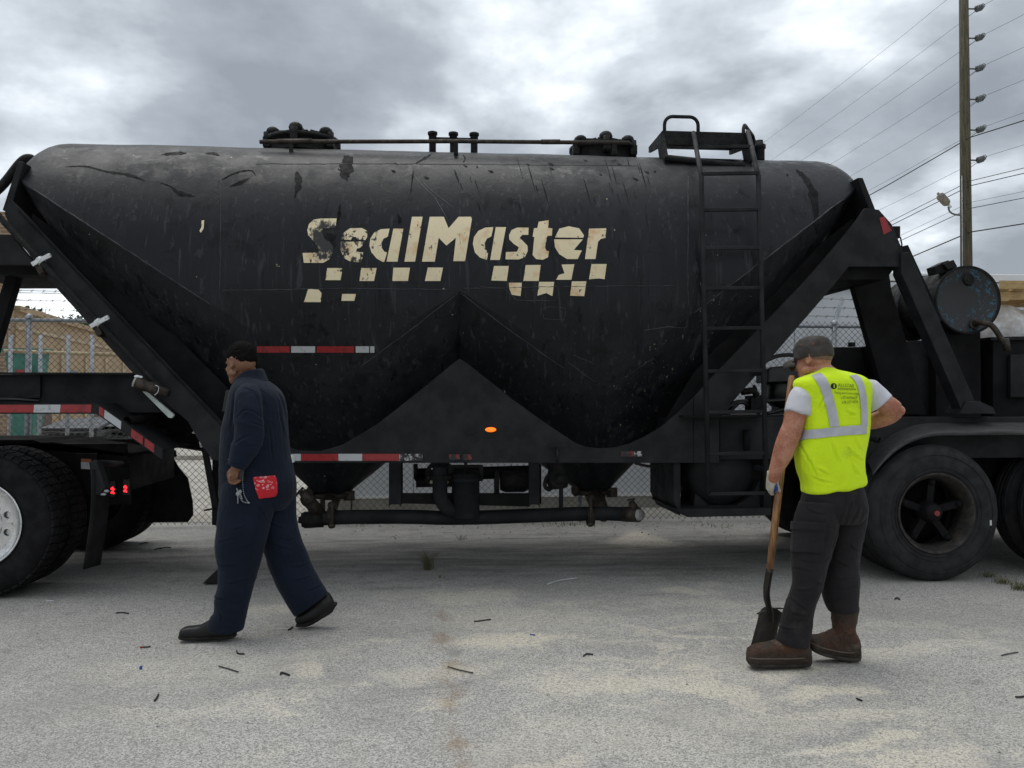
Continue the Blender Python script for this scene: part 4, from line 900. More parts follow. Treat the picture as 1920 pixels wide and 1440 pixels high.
for pts_ in ([(1437, 676), (1460, 667), (1490, 666), (1530, 672)], [(1352, 782), (1372, 758), (1395, 752), (1440, 752), (1500, 748)], [(1360, 782), (1384, 756), (1400, 758), (1424, 776)], [(1437, 776), (1470, 768), (1520, 758)], [(1345, 784), (1360, 764), (1378, 760)], [(1640, 762), (1650, 752), (1668, 748), (1690, 752), (1694, 768)]):
    O('hose', MB().tube(spline([P(u, v, 7.05) for u, v in pts_], 6), .017, 8), PLAS, trailer)
ob = O('oil_box', MB().plate([(1538, 651), (1656, 650), (1656, 784), (1538, 784)], 7.75, 8.15), mat('flat_black_box', (.012, .012, .012), (.009, .009, .009), .6), trailer, bevel=.006)
O('filler_cap', MB().disc(P(1597, 646, 7.95), (0, 0, 1), .035, .04), PLAS, ob)
O('side_pump', MB().lathe([(0, 0), (0, .1), (.05, .12), (.25, .12), (.3, .06), (.3, 0)], P(1672, 757, 7.15), (.4, 1, 0), 16), GRIME, trailer)
# equipment boxes under the drum
O('rear_box', MB().plate([(1692, 640), (1770, 636), (1860, 640), (1860, 782), (1725, 782)], 7.02, 8.2), FRAME, trailer, bevel=.008)
O('rear_cabinet', MB().plate([(1862, 638), (2150, 632), (2150, 784), (1862, 784)], 6.85, 8.3), FRAME2, trailer, bevel=.008)
O('cabinet_lip', MB().plate([(1858, 632), (2150, 626), (2150, 632), (1858, 638)], 6.82, 8.3), FRAME, trailer)
O('cabinet_skirt', MB().plate([(1895, 665), (2150, 660), (2150, 745), (1895, 745)], 6.8, 6.84), FRAME, trailer, bevel=.005)

# fender ----------------------------------------------------------
nr_ = [(1636,888),(1652,866),(1671,847),(1690,832),(1710,821),(1735,812),(1760,809),(1850,808),(2000,808),(2180,808)]
fr_ = [(1604,850),(1622,822),(1640,806),(1658,796),(1676,788),(1700,784),(1724,783),(1812,783),(1950,783),(2110,783)]
rows_ = []
for a, b in zip(nr_, fr_):
    p0, p1 = P(*a, 6.25), P(*b, 6.92); row = [p0 + Vector((0, .01, -.035)), p0 + Vector((0, 0, -.008))]
    for t in (.05, .16, .3, .5, .75, 1): q = p0.lerp(p1, t); q.z += .028 * math.sin(min(1, t * 1.25) * math.pi) ** .6 * (1 if t < .8 else .5); row.append(q)
    rows_.append(row)
fd = MB(); n = len(rows_[0]); fd.add([p_ for r_ in rows_ for p_ in r_], [(i*n+k, (i+1)*n+k, (i+1)*n+k+1, i*n+k+1) for i in range(len(rows_)-1) for k in range(n-1)], True)
fo = O('fender', fd, mat('dusty_fender_paint', (.040, .040, .041), (.018, .018, .019), .6, vs=12, stretch=(.6, 6, 3), bump=.5, bs=20), trailer)
sm_ = fo.modifiers.new('sol', 'SOLIDIFY'); sm_.thickness = .008; ss = fo.modifiers.new('sub', 'SUBSURF'); ss.levels = ss.render_levels = 2
O('fender_pipe', MB().tube([P(1612, 818, 6.42), P(1649, 825, 6.30)], .021, 12, False).tube([P(1612, 818, 6.42), P(1649, 825, 6.30)], .016, 12, False).lathe([(0, .022), (.0, .026), (.03, .026), (.03, .022)], P(1640, 823.5, 6.33), P(1649, 825, 6.3) - P(1612, 818, 6.42), 12), FRAME2, trailer)

# wheels ----------------------------------------------------------
def tyre_profile(R0, rr0, w_):
    return [(.02, rr0), (.006, rr0 + .02), (0, rr0 + .06), (-.004, (R0 + rr0) / 2), (.004, R0 - .06), (.022, R0 - .022), (.045, R0 - .006), (.075, R0), (w_ - .075, R0), (w_ - .045, R0 - .006), (w_ - .022, R0 - .022), (w_ - .004, R0 - .06), (w_ + .004, (R0 + rr0) / 2), (w_, rr0 + .06), (w_ - .006, rr0 + .02), (w_ - .02, rr0)]
def trailer_tyre(R0, w_):
    pr = tyre_profile(R0, .295, w_); pr2 = []
    for d, r_ in pr:
        pr2.append((d, r_))
    # circumferential grooves
    g_ = []; x = .075
    for gx in (.25, .42, .58, .75):
        c = w_ * gx; g_ += [(c - .007, R0), (c - .005, R0 - .012), (c + .005, R0 - .012), (c + .007, R0)]
    return pr2[:8] + g_ + pr2[8:]
def sidewall_rings(mb, R0, y, sgn):
    for rr_ in (.33, .36, R0 - .075): mb.lathe([(0, rr_ - .004), (-.004 * sgn, rr_ - .002), (-.004 * sgn, rr_ + .002), (0, rr_ + .004)], (0, y, 0), (0, 1, 0), 64)
WR = .525
tm = MB().lathe(trailer_tyre(WR, .28), (0, 0, 0), (0, 1, 0), 72); sidewall_rings(tm, WR, -.003, 1); tm = tm.mesh('tyre'); tm.materials.append(RUBBER)
rm = MB().lathe([(.03, .30), (0, .312), (-.004, .305), (.004, .292), (.03, .282), (.06, .262), (.13, .258), (.2, .262), (.27, .29)], (0, 0, 0), (0, 1, 0), 56).mesh('rim'); rm.materials.append(RIMRUST)
hubm = MB().lathe([(.02, 0), (.02, .03), (.03, .055), (.045, .07), (.09, .075), (.12, .09), (.2, .095), (.2, 0)], (0, 0, 0), (0, 1, 0), 24)
for k in range(5):
    a = k * 2 * math.pi / 5 + .28; d_ = Vector((math.cos(a), 0, math.sin(a))); hubm.bar(d_ * .07 + Vector((0, .14, 0)), d_ * .25 + Vector((0, .11, 0)), .055, .07, (0, 1, 0)); hubm.ell(d_ * .235 + Vector((0, .085, 0)), (.03, .035, .03), None, 10, 8)
for k in range(8): a = k * math.pi / 4; hubm.tube([(.055 * math.cos(a), .03, .055 * math.sin(a)), (.055 * math.cos(a), .05, .055 * math.sin(a))], .009, 6)
hubm = hubm.mesh('hub'); hubm.materials.append(FRAME2)
capm = MB().disc((.004, .012, 0), (0, 1, 0), .021, .02, 16).mesh('hub_cap'); capm.materials.append(mat('faded_red_plastic', (.24, .03, .03), None, .5))
def mirror(me):
    m2 = me.copy(); m2.transform(Matrix.Scale(-1, 4, (0, 1, 0))); m2.flip_normals(); return m2
tmM, rmM, hubM, capM = (mirror(q) for q in (tm, rm, hubm, capm))
WX = P(1757, 960, 6.245).x
def wheel(par, x, y, far=False, r0=WR):
    t = O('wheel', tmM if far else tm, RUBBER, par, (x, y, r0)); O('rim', rmM if far else rm, RIMRUST, t, (x, y, r0)); O('hub', hubM if far else hubm, GRIME, t, (x, y, r0)); O('hub_cap', capM if far else capm, RED, t, (x, y, r0)); return t
for dx in (0, 1.33):
    tw = wheel(trailer, WX + dx, 6.245); wheel(trailer, WX + dx, 8.755, True)
    for yy in (6.56, 8.16): O('inner_tyre', tm, RUBBER, trailer, (WX + dx, yy, WR))
    O('axle', MB().tube([(WX + dx, 6.4, WR), (WX + dx, 8.6, WR)], .06, 12).disc((WX + dx, 6.74, WR), (0, 1, 0), .288, .16).disc((WX + dx, 8.26, WR), (0, 1, 0), .288, .16), FRAME2, trailer)
O('spring_beam', MB().prism([(WX - .7, 6.9, .62), (WX + .1, 6.9, .5), (WX + .66, 6.9, .8), (WX + 1.25, 6.9, .5), (WX + 2.0, 6.9, .62), (WX + 2.0, 6.9, .95), (WX - .7, 6.9, .95)], (0, .08, 0)), FRAME2, trailer)
O('sidewall_label', MB().box((WX + .42, 6.238, WR - .095), (WX + .435, 6.241, WR - .055)), CLAMPW, trailer, label='small white sticker on the tyre sidewall')

# steel drum on the rear of the trailer ----------------------------
dc = P(1816, 562, 6.75); dr = .286
DRUMF = NT('chipped_drum_paint'); kf = DRUMF
n_ = kf.step(kf.noise(22, 8, .7, dist=.5), .555, .575); d2 = kf.step(kf.math('ADD', kf.dist(dc + Vector((-.07, 0, .02))), kf.math('MULTIPLY', kf.noise(6, 3, .5), .2)), .20, .34)
DRUMF = kf.fin(kf.mix(kf.math('MULTIPLY', n_, d2), (.011, .012, .013), (.012, .095, .15)), .5)
drum = thing('steel_drum', 'black steel drum with chipped blue paint lying on its side on the trailer', 'drum', dc - Vector((0, -.4, dr)))
O('barrel', MB().lathe([(.012, dr - .02), (0, dr), (.016, dr + .003), (.03, dr - .006), (.28, dr - .008), (.295, dr + .004), (.31, dr - .008), (.57, dr - .008), (.585, dr + .004), (.6, dr - .008), (.87, dr - .006), (.88, dr)], dc, (0, 1, 0), 56), GRIME, drum)
O('head', MB().lathe([(.012, dr - .018), (.018, dr - .024), (.018, 0)], dc, (0, 1, 0), 56), DRUMF, drum)
O('back_head', MB().lathe([(.87, dr - .01), (.86, 0)], dc, (0, 1, 0), 56), GRIME, drum)
bp_ = Vector((dc.x + .012, dc.y + .012, dc.z + .17)); O('bung', MB().lathe([(0, 0), (-.01, .012), (-.012, .02), (-.004, .03), (-.012, .036), (-.012, .046), (.006, .055)], bp_, (0, 1, 0), 20), GRIME, drum)
sp_ = Vector((dc.x + .055, dc.y + .01, dc.z - .20))
O('spout', MB().tube(spline([sp_ + Vector((0, .02, 0)), sp_ + Vector((.02, -.05, .005)), sp_ + Vector((.09, -.09, -.02)), sp_ + Vector((.16, -.1, -.12)), sp_ + Vector((.19, -.1, -.17))], 6), .023, 12).lathe([(0, .045), (-.02, .045), (-.025, .03)], sp_ + Vector((0, .012, 0)), (0, 1, 0), 16).tube([sp_ + Vector((.20, -.1, -.13)), sp_ + Vector((.22, -.1, -.23))], .028, 12), RUSTY, drum)
O('drum_bracket', MB().plate([(1752, 500), (1778, 488), (1792, 498), (1796, 506), (1756, 514)], 6.8, 6.92).plate([(1770, 495), (1788, 487), (1795, 500), (1778, 505)], 6.76, 6.8), GRIME, trailer)
O('drum_saddle', MB().box((dc.x - .2, 6.9, zr1), (dc.x + .2, 7.0, dc.z - dr + .04)), FRAME2, trailer)
# ================================================================== truck tractor (rear end)
tx = P(-44, 985, 6.245).x
tractor = thing('truck_tractor', 'black truck tractor rear end coupled under the trailer at the left', 'truck', (tx, TY, 0))
TR0 = .525
tmm = MB().lathe(tyre_profile(TR0 - .012, .295, .28), (0, 0, 0), (0, 1, 0), 72)
tmm = tmm.mesh('tyre'); tmm.materials.append(RUBBER2)
lugs = MB(); nl = 54
for k in range(nl):
    a = 2 * math.pi * k / nl; da = 2 * math.pi / nl * .41
    for (y0, y1, tw_) in ((.012, .072, .35), (.084, .135, -.2), (.147, .196, .2), (.208, .268, -.35)):
        vs_ = []
        for rr_ in (TR0 - .03, TR0):
            for (yy, s) in ((y0, -1), (y1, -1), (y1, 1), (y0, 1)):
                aa = a + s * da + (tw_ * da if yy == y1 else 0); r2 = rr_ - (.016 if (yy < .02 or yy > .26) and rr_ == TR0 else 0)
                vs_.append((r2 * math.cos(aa), yy, r2 * math.sin(aa)))
        lugs.add(vs_, [(0,1,2,3),(7,6,5,4),(0,4,5,1),(1,5,6,2),(2,6,7,3),(3,7,4,0)])
lm = lugs.mesh('tread'); lm.materials.append(RUBBER2)
am = MB().lathe([(.02, .29), (-.006, .306), (-.008, .298), (.004, .285), (.02, .278), (.022, .235)], (0, 0, 0), (0, 1, 0), 64)
# disc with ten hand holes: ring pieces between the holes
nh = 10; holes = MB()
def ringpt(r_, a, y): return Vector((r_ * math.cos(a), y, r_ * math.sin(a)))
for k in range(nh):
    a0 = 2 * math.pi * k / nh; st_ = 2 * math.pi / nh; hc_ = ringpt(.198, a0 + st_ / 2, .03); hr = .026
    inner = [hc_ + Vector((hr * math.cos(q * math.pi / 8), 0, hr * math.sin(q * math.pi / 8))) for q in range(16)]
    # match outer loop to directions
    outer = []
    for q in inner:
        d_ = (q - hc_).normalized(); best = None
        t = 0
        while t < .2:
            p_ = hc_ + d_ * (hr + t); r_ = math.hypot(p_.x, p_.z); an = (math.atan2(p_.z, p_.x) - a0) % (2 * math.pi)
            if r_ > .236 or r_ < .155 or an > st_ or an < 0: break
            t += .001
        p_ = hc_ + d_ * (hr + t); outer.append(p_)
    inb = [q + Vector((0, .012, 0)) for q in inner]
    holes.add(inner + outer + inb, [(i, (i+1) % 16, 16 + (i+1) % 16, 16 + i) for i in range(16)] + [(i, 32 + i, 32 + (i+1) % 16, (i+1) % 16) for i in range(16)])
    # corner fills
    for rr_ in (.236, .155):
        c_ = ringpt(rr_, a0, .0301); holes.add([c_, ringpt(rr_ + (-.012 if rr_ > .2 else .012), a0, .0301), ringpt(rr_, a0 + .06, .0301)], [(0, 1, 2)]); holes.add([c_, ringpt(rr_ + (-.012 if rr_ > .2 else .012), a0, .0301), ringpt(rr_, a0 - .06, .0301)], [(0, 1, 2)])
am.add(holes.v, holes.f); am.lathe([(.03, .158), (.03, .11), (.01, .085), (-.03, .08), (-.05, .06), (-.055, 0)], (0, 0, 0), (0, 1, 0), 40)
am.lathe([(.06, .27), (.06, .1)], (0, 0, 0), (0, 1, 0), 32)
for k in range(10):
    a = 2 * math.pi * (k + .5) / 10; am.tube([ringpt(.13, a, .03), ringpt(.13, a, -.005)], .015, 6)
am = am.mesh('rim'); am.materials.append(ALU)
tmf, lmf, amf = (mirror(q) for q in (tmm, lm, am))
for dx in (0, -1.32):
    for far in (False, True):
        y = 8.755 if far else 6.245
        t = O('wheel', tmf if far else tmm, RUBBER2, tractor, (tx + dx, y, TR0)); stuff(O('tread', lmf if far else lm, RUBBER2, t, (tx + dx, y, TR0))); O('rim', amf if far else am, ALU, t, (tx + dx, y, TR0))
        yi = 8.16 if far else 6.56
        t = O('inner_wheel', tmm, RUBBER2, tractor, (tx + dx, yi, TR0)); stuff(O('tread', lm, RUBBER2, t, (tx + dx, yi, TR0)))
    O('axle', MB().tube([(tx + dx, 6.4, TR0), (tx + dx, 8.6, TR0)], .08, 12).ell((tx + dx, TY, TR0), (.22, .26, .22)).disc((tx + dx, 6.72, TR0), (0, 1, 0), .285, .2).disc((tx + dx, 8.28, TR0), (0, 1, 0), .285, .2), GREASE, tractor)
zf1 = P(180, 832, 7.0).z; zf0 = zf1 - .26; xe = P(232, 900, 7.05).x
for y in (7.05, 7.85): O('frame_rail', MB().box((tx - 3.2, y, zf0), (xe, y + .09, zf1)), FRAME2, tractor, bevel=.006)
O('tail_ramp', MB().prism([(xe - .95, 7.05, zf1 + .002), (xe - .55, 7.05, zf1 + .012), (xe + .05, 7.05, zf1 - .08), (xe + .05, 7.05, zf1 - .11), (xe - .95, 7.05, zf1 - .03)], (0, .9, 0)), GREASE, tractor, bevel=.006)
O('end_crossmember', MB().box((xe, 7.04, zf0 - .12), (xe + .03, 8.25, zf0 + .16)), FRAME2, tractor, bevel=.004)
O('fifth_wheel', MB().prism([(xe - 1.5, 7.05, zf1 + .03), (xe - .7, 7.05, zf1 + .03), (xe - .55, 7.05, zf1 - .02), (xe - .55, 7.05, zf1 - .06), (xe - 1.5, 7.05, zf1 - .02)], (0, .9, 0)), GREASE, tractor)
# lamps: two LED tail lamps each of six points
for u, v in ((211, 917), (235, 914)):
    c = P(u, v, 6.95); c.x = xe + .032; c2 = P(u, v, 6.95)
    b = O('tail_lamp', MB().box(c2 + Vector((-.02, .004, -.06)), c2 + Vector((.02, .03, .06))), PLAS, tractor)
    for q in range(6):
        p_ = c2 + Vector(((-.008, .008, 0)[q % 3], 0, -.032 + .03 * (q // 3) + (.012 if q % 3 == 2 else 0) + (0.0 if q % 3 else .004)))
        O('led', MB().ell(p_, (.0065, .006, .0085), None, 10, 6), LED, b)
O('lamp_panel', MB().box(P(196, 868, 6.99), P(246, 945, 7.03)), FRAME2, tractor)
O('data_plate', MB().plate([(152,861),(171,862),(171,880),(152,879)], 6.90, 6.905), WHT, tractor)
O('orange_plate', MB().plate([(152,860),(171,861),(171,867),(152,866)], 6.893, 6.898), mat('orange_label', (.40, .12, .03), None, .5), tractor)
O('plate_panel', MB().plate([(140,850),(182,850),(182,930),(140,930)], 6.91, 6.94), FRAME2, tractor)
# near flap, seen almost edge on, with its crumpled bracket
fx = P(173, 900, 6.3).x
def flap(name, pts, t_): O(name, MB().prism(pts, t_), FLAP, tractor, bevel=.003)
nf = MB(); 
rows_ = []
for i in range(9):
    t = i / 8; z = P(185, 880, 6.3).z * (1 - t) + .20 * t
    rows_.append([Vector((fx + .015 * math.sin(t * 4) - .035 * t + .06 * s_ * (1 - .2 * t), 6.27 + .17 * s_, z)) for s_ in (0, .25, .5, .75, 1)])
nf.add([p_ for r_ in rows_ for p_ in r_], [(i*5+k, i*5+k+1, (i+1)*5+k+1, (i+1)*5+k) for i in range(8) for k in range(4)], True)
mo = O('mudflap', nf, FLAP, tractor); s_ = mo.modifiers.new('sol', 'SOLIDIFY'); s_.thickness = .01
O('flap_bracket', MB().prism([P(166, 866, 6.3), P(180, 862, 6.3), P(197, 915, 6.3), P(188, 926, 6.3), P(175, 930, 6.3)], (.02, .05, 0)).tube([P(180, 868, 6.35), P(230, 870, 7.0)], .025, 8), FRAME, tractor, bevel=.006)
O('torn_edge', MB().ell(P(200, 921, 6.28), (.02, .01, .012)).ell(P(194, 927, 6.28), (.022, .01, .01)), GALV, tractor)
# far flap, broad with clipped corners
yv = 8.35
O('mudflap', MB().plate([(262, 860), (318, 846), (336, 878), (352, 896), (361, 940), (362, 966), (352, 979), (262, 980)], yv, yv + .012), FLAP, tractor)
O('flap_hanger', MB().tube([P(306, 848, yv - .02), P(334, 890, yv - .02)], .022, 8).bar(P(262, 862, yv - .03), P(330, 850, yv - .03), .03, .06), FRAME2, tractor)
O('hanger_reflector', MB().plate([(302,866),(313,860),(317,868),(304,874)], yv - .055, yv - .05), RED, tractor)
for q in ((-.9, 6.3), (-.9, 8.1)): pass
O('spring_hanger', MB().box((tx + .35, 7.0, .45), (tx + .5, 7.04, zf0 + .1)).box((tx - .6, 7.0, .5), (tx + .45, 7.06, .58)), FRAME2, tractor)
# ================================================================== people
def cloth_mat(name, c1, c2, rough=.85, dirt=None, weave=220, folds=.5):
    k = NT(name); f = k.step(k.noise(5, 6, .6), .3, .7); col = k.mix(f, c1, c2)
    if dirt: col = k.mix(k.math('MULTIPLY', k.step(k.noise(7, 7, .65, k.map(loc=(3, 1, 8))), dirt[1], dirt[1] + .12), dirt[2]), col, dirt[0])
    k.bump(k.math('ADD', k.math('MULTIPLY', k.noise(weave, 2, .5), .05), k.math('ADD', k.noise(11, 4, .55, k.map((1.3, 1.3, .6)), 1.2), k.math('MULTIPLY', k.noise(26, 4, .55, k.map((.8, .8, 1.4), rot=(.5, .6, 0)), .8), .35))), folds, .03)
    m_ = k.fin(col, rough, 0, .25); k.b.inputs['Sheen Weight'].default_value = .05; return m_
NAVY = cloth_mat('navy_coverall_cloth', (.0038, .0094, .0230), (.0021, .0056, .0145), folds=.26)
HIVIS = cloth_mat('hi_vis_yellow_mesh', (.70, .94, .018), (.63, .87, .014), .8, ((.30, .42, .05), .60, .45), folds=.32)
TEE = cloth_mat('white_cotton', (.62, .62, .66), (.52, .52, .56), .9, folds=.3)
PANTS = cloth_mat('charcoal_work_pants', (.0185, .0165, .0185), (.011, .010, .0115), .9, ((.042, .038, .035), .58, .5), folds=.35)
SILV = mat('silver_reflective_strip', (.50, .51, .55), (.40, .41, .44), .4, vs=12, bump=.3, bs=30)
LEATH = mat('black_shoe_leather', (.008, .0075, .0075), (.005, .005, .005), .45, vs=10, bump=.4, bs=40, spec=.35)
SOLE = mat('worn_dark_sole', (.022, .020, .018), (.012, .011, .010), .85, vs=12, bump=.4, bs=60, spec=.2)
def boot_mat():
    k = NT('dusty_brown_boot_leather'); f = k.step(k.noise(9, 8, .65), .38, .62); f2 = k.step(k.noise(22, 6, .6), .55, .7)
    col = k.mix(f, (.080, .032, .017), (.044, .033, .024)); col = k.mix(k.math('MULTIPLY', f2, .8), col, (.022, .017, .013)); col = k.mix(k.math('MULTIPLY', k.step(k.noise(13, 6, .6, k.map(loc=(4, 4, 1))), .55, .7), .6), col, (.15, .125, .095))
    sp = k.n('ShaderNodeSeparateXYZ'); k.set(sp.inputs[0], k.co); mud = k.math('SUBTRACT', 1, k.step(k.math('ADD', sp.outputs[2], k.math('MULTIPLY', k.math('SUBTRACT', k.noise(18, 6, .65), .5), .16)), .05, .12)); col = k.mix(k.math('MULTIPLY', mud, .8), col, (.034, .027, .021))
    k.bump(k.noise(30, 6, .65), .9, .02); return k.fin(col, .65, 0, .3)
BOOT = boot_mat(); BSOLE = mat('dusty_boot_sole', (.060, .052, .044), (.026, .023, .020), .9, vs=10, bump=.5, bs=50, spec=.2)
GLOVE = mat('grubby_cotton_glove', (.50, .46, .38), (.36, .33, .27), .9, vs=20, bump=.5, bs=120)
BLUE = mat('blue_rubber_palm', (.02, .07, .30), (.015, .045, .2), .5, vs=20, bump=.4, bs=60)
def skin(name, c1, c2):
    k = NT(name); f = k.step(k.math('ADD', k.math('MULTIPLY', k.noise(11, 5, .6), .7), k.math('MULTIPLY', k.noise(90, 3, .6), .3)), .40, .62); k.bump(k.noise(160, 3, .6), .12, .004)
    m_ = k.fin(k.mix(f, c1, c2), .5, 0, .35); k.b.inputs['Subsurface Weight'].default_value = .08; k.b.inputs['Subsurface Radius'].default_value = (.01, .004, .002); return m_
SKD = skin('dark_brown_skin', (.225, .108, .060), (.165, .076, .042)); SKL = skin('ruddy_fair_skin', (.48, .235, .155), (.33, .125, .075))
HAIR = mat('short_black_hair', (.006, .0055, .005), (.012, .010, .009), .95, vs=60, bump=1, bs=170, bd=.01, spec=.1)
CAPM = mat('faded_grey_cap', (.060, .053, .046), (.036, .032, .028), .9, vs=12, bump=.4, bs=60)
EYEW = mat('eye_white', (.6, .56, .5), None, .3); EYED = mat('dark_iris', (.015, .01, .008), None, .2)

def slices(mb, Y0, sl, n=30, ex=2.25, k=3):
    q = []
    for s in sl:
        v, uL, uR, dc, dh = s[:5]; vR = s[5] if len(s) > 5 else v
        q.append((P(uL, v, Y0 + dc), P(uR, vR, Y0 + dc), dh))
    Ls = spline([a[0] for a in q], k); Rs = spline([a[1] for a in q], k); hs = [h.x for h in spline([(a[2], 0, 0) for a in q], k)]
    rings_ = []
    for a, b, h in zip(Ls, Rs, hs):
        c = (a + b) / 2; hv = (b - a) / 2; ring = []
        for j in range(n):
            t = 2 * math.pi * j / n; ct, st = math.cos(t), math.sin(t)
            ring.append(c + hv * (math.copysign(abs(ct) ** (2 / ex), ct)) + FH * h * math.copysign(abs(st) ** (2 / ex), st))
        rings_.append(ring)
    return mb.rings(rings_)
def limb(mb, Y0, pts, n=22, k=4):
    C_ = spline([P(u, v, Y0 + d) for u, v, d, a, b in pts], k); ra = [x.x for x in spline([(a * (Y0 + d) / FPX * 1.0, 0, 0) for u, v, d, a, b in pts], k)]; rb = [x.x for x in spline([(b, 0, 0) for u, v, d, a, b in pts], k)]
    rings_ = []; m = len(C_)
    for i in range(m):
        t = (C_[min(i + 1, m - 1)] - C_[max(i - 1, 0)]).normalized(); s_ = FH.cross(t)
        if s_.length < .2: s_ = Vector((0, 0, 1)).cross(t)
        s_.normalize(); d_ = t.cross(s_).normalized()
        rings_.append([C_[i] + s_ * ra[i] * math.cos(2 * math.pi * j / n) + d_ * rb[i] * math.sin(2 * math.pi * j / n) for j in range(n)])
    return mb.rings(rings_)
def foot(mb, Y0, d, sl, hd, n=20, k=3):
    q = spline([((P(u, (a + b) / 2, Y0 + d))) for u, a, b in sl], k); hh = [x.x for x in spline([((b - a) / 2 * (Y0 + d) / FPX, hd * (1 if 0 < i < len(sl) - 1 else .55), 0) for i, (u, a, b) in enumerate(sl)], k)]
    hw = [x.y for x in spline([((b - a) / 2, hd * (1 if 0 < i < len(sl) - 1 else .55), 0) for i, (u, a, b) in enumerate(sl)], k)]
    rings_ = [[c + Vector((0, 0, 1)) * h * math.copysign(abs(math.sin(2*math.pi*j/n)) ** .75, math.sin(2*math.pi*j/n)) + FH * w2 * math.copysign(abs(math.cos(2*math.pi*j/n)) ** .75, math.cos(2*math.pi*j/n)) for j in range(n)] for c, h, w2 in zip(q, hh, hw)]
    return mb.rings(rings_)
def finish(mb, name, mt, parent, vox, it=3, wr=None, label=None):
    me = mb.mesh(name + '_raw'); o = bpy.data.objects.new(name + '_raw', me); sc.collection.objects.link(o)
    r = o.modifiers.new('r', 'REMESH'); r.mode = 'VOXEL'; r.voxel_size = vox; r.adaptivity = 0
    s_ = o.modifiers.new('s', 'SMOOTH'); s_.factor = .5; s_.iterations = it
    dg = bpy.context.evaluated_depsgraph_get(); m2 = bpy.data.meshes.new_from_object(o.evaluated_get(dg)); bpy.data.objects.remove(o); bpy.data.meshes.remove(me)
    m2.name = name
    if wr:
        ns = [v.normal.copy() for v in m2.vertices]
        for v, n_ in zip(m2.vertices, ns): v.co += n_ * wr(v.co)
        m2.update()
    m2.polygons.foreach_set('use_smooth', [True] * len(m2.polygons)); m2.materials.clear(); m2.materials.append(mt)
    return O(name, m2, mt, parent, label=label)
def join_parts(parts, name, mt, parent, vox, it, wr):
    vs_, fs = [], []
    for mb in parts:
        o = finish(mb, 'tmp', mt, None, vox, it, wr); b0 = len(vs_); vs_ += [v.co.copy() for v in o.data.vertices]; fs += [tuple(b0 + i for i in p_.vertices) for p_ in o.data.polygons]
        me = o.data; bpy.data.objects.remove(o); bpy.data.meshes.remove(me)
    me = bpy.data.meshes.new(name); me.from_pydata(vs_, [], fs); me.polygons.foreach_set('use_smooth', [True] * len(fs)); me.update(); me.materials.append(mt)
    return O(name, me, mt, parent)
def bvh_of(o): return BVHTree.FromPolygons([v.co for v in o.data.vertices], [tuple(p_.vertices) for p_ in o.data.polygons])
def ridge(p_, s, off):                            # sharp cloth folds
    return 1 - 2 * abs(noise.noise(Vector((p_.x * s[0], p_.y * s[1], p_.z * s[2])) + Vector((off, off * .7, off * 1.3))))
def head(mb, c, f, s, u, k=1.0):
    M3 = Matrix((f, s, u)).transposed()
    def e_(a, b, z, r, ry=0): mb.ell(c + (f * a + s * b + u * z) * k, tuple(x * k for x in r), M3 @ Matrix.Rotation(ry, 3, 'Y'), 20, 14)
    e_(-.008, 0, .030, (.096, .075, .092)); e_(-.03, 0, .0, (.07, .07, .07)); e_(.032, 0, -.035, (.060, .060, .082)); e_(.042, 0, -.088, (.045, .048, .034)); e_(.078, 0, -.100, (.018, .024, .017))
    e_(.088, 0, -.022, (.016, .011, .030), -.25); e_(.100, 0, -.040, (.013, .015, .012)); e_(.082, 0, .014, (.014, .046, .011)); e_(.082, 0, -.068, (.014, .026, .008)); e_(.079, 0, -.079, (.014, .024, .008))
    for q in (-1, 1):
        e_(.058, .036 * q, -.03, (.026, .022, .022)); e_(.0, .070 * q, -.06, (.04, .012, .02))
        # ear: rim, lobe and bowl
        for t in range(9):
            a = -1.9 + t * .47; mb.ell(c + (f * (-.012 - .018 * math.cos(a) * .9) + s * (.081 * q) + u * (.002 + .028 * math.sin(a))) * k, (.0075 * k, .0075 * k, .0075 * k), None, 8, 6)
        e_(-.008, .074 * q, .0, (.014, .008, .022)); e_(-.004, .076 * q, -.024, (.009, .007, .010))
def eyes(parent, c, f, s, u, k=1.0):
    for q in (-1, 1):
        p_ = c + (f * .061 + s * .032 * q - u * .006) * k
        b = O('eye', MB().ell(p_, (.013, .013, .013), None, 12, 8), EYEW, parent); O('iris', MB().ell(p_ + f * .009, (.006, .006, .006), None, 10, 6), EYED, b)
def finger(mb, pts, r):
    mb.tube(spline(pts, 4), [r * (1 - .25 * i / (len(pts) * 4 - 4)) for i in range(len(pts) * 4 - 3)], 10); mb.ell(pts[-1], (r * .76,) * 3, None, 8, 6); mb.ell(pts[0], (r * 1.05,) * 3, None, 8, 6)
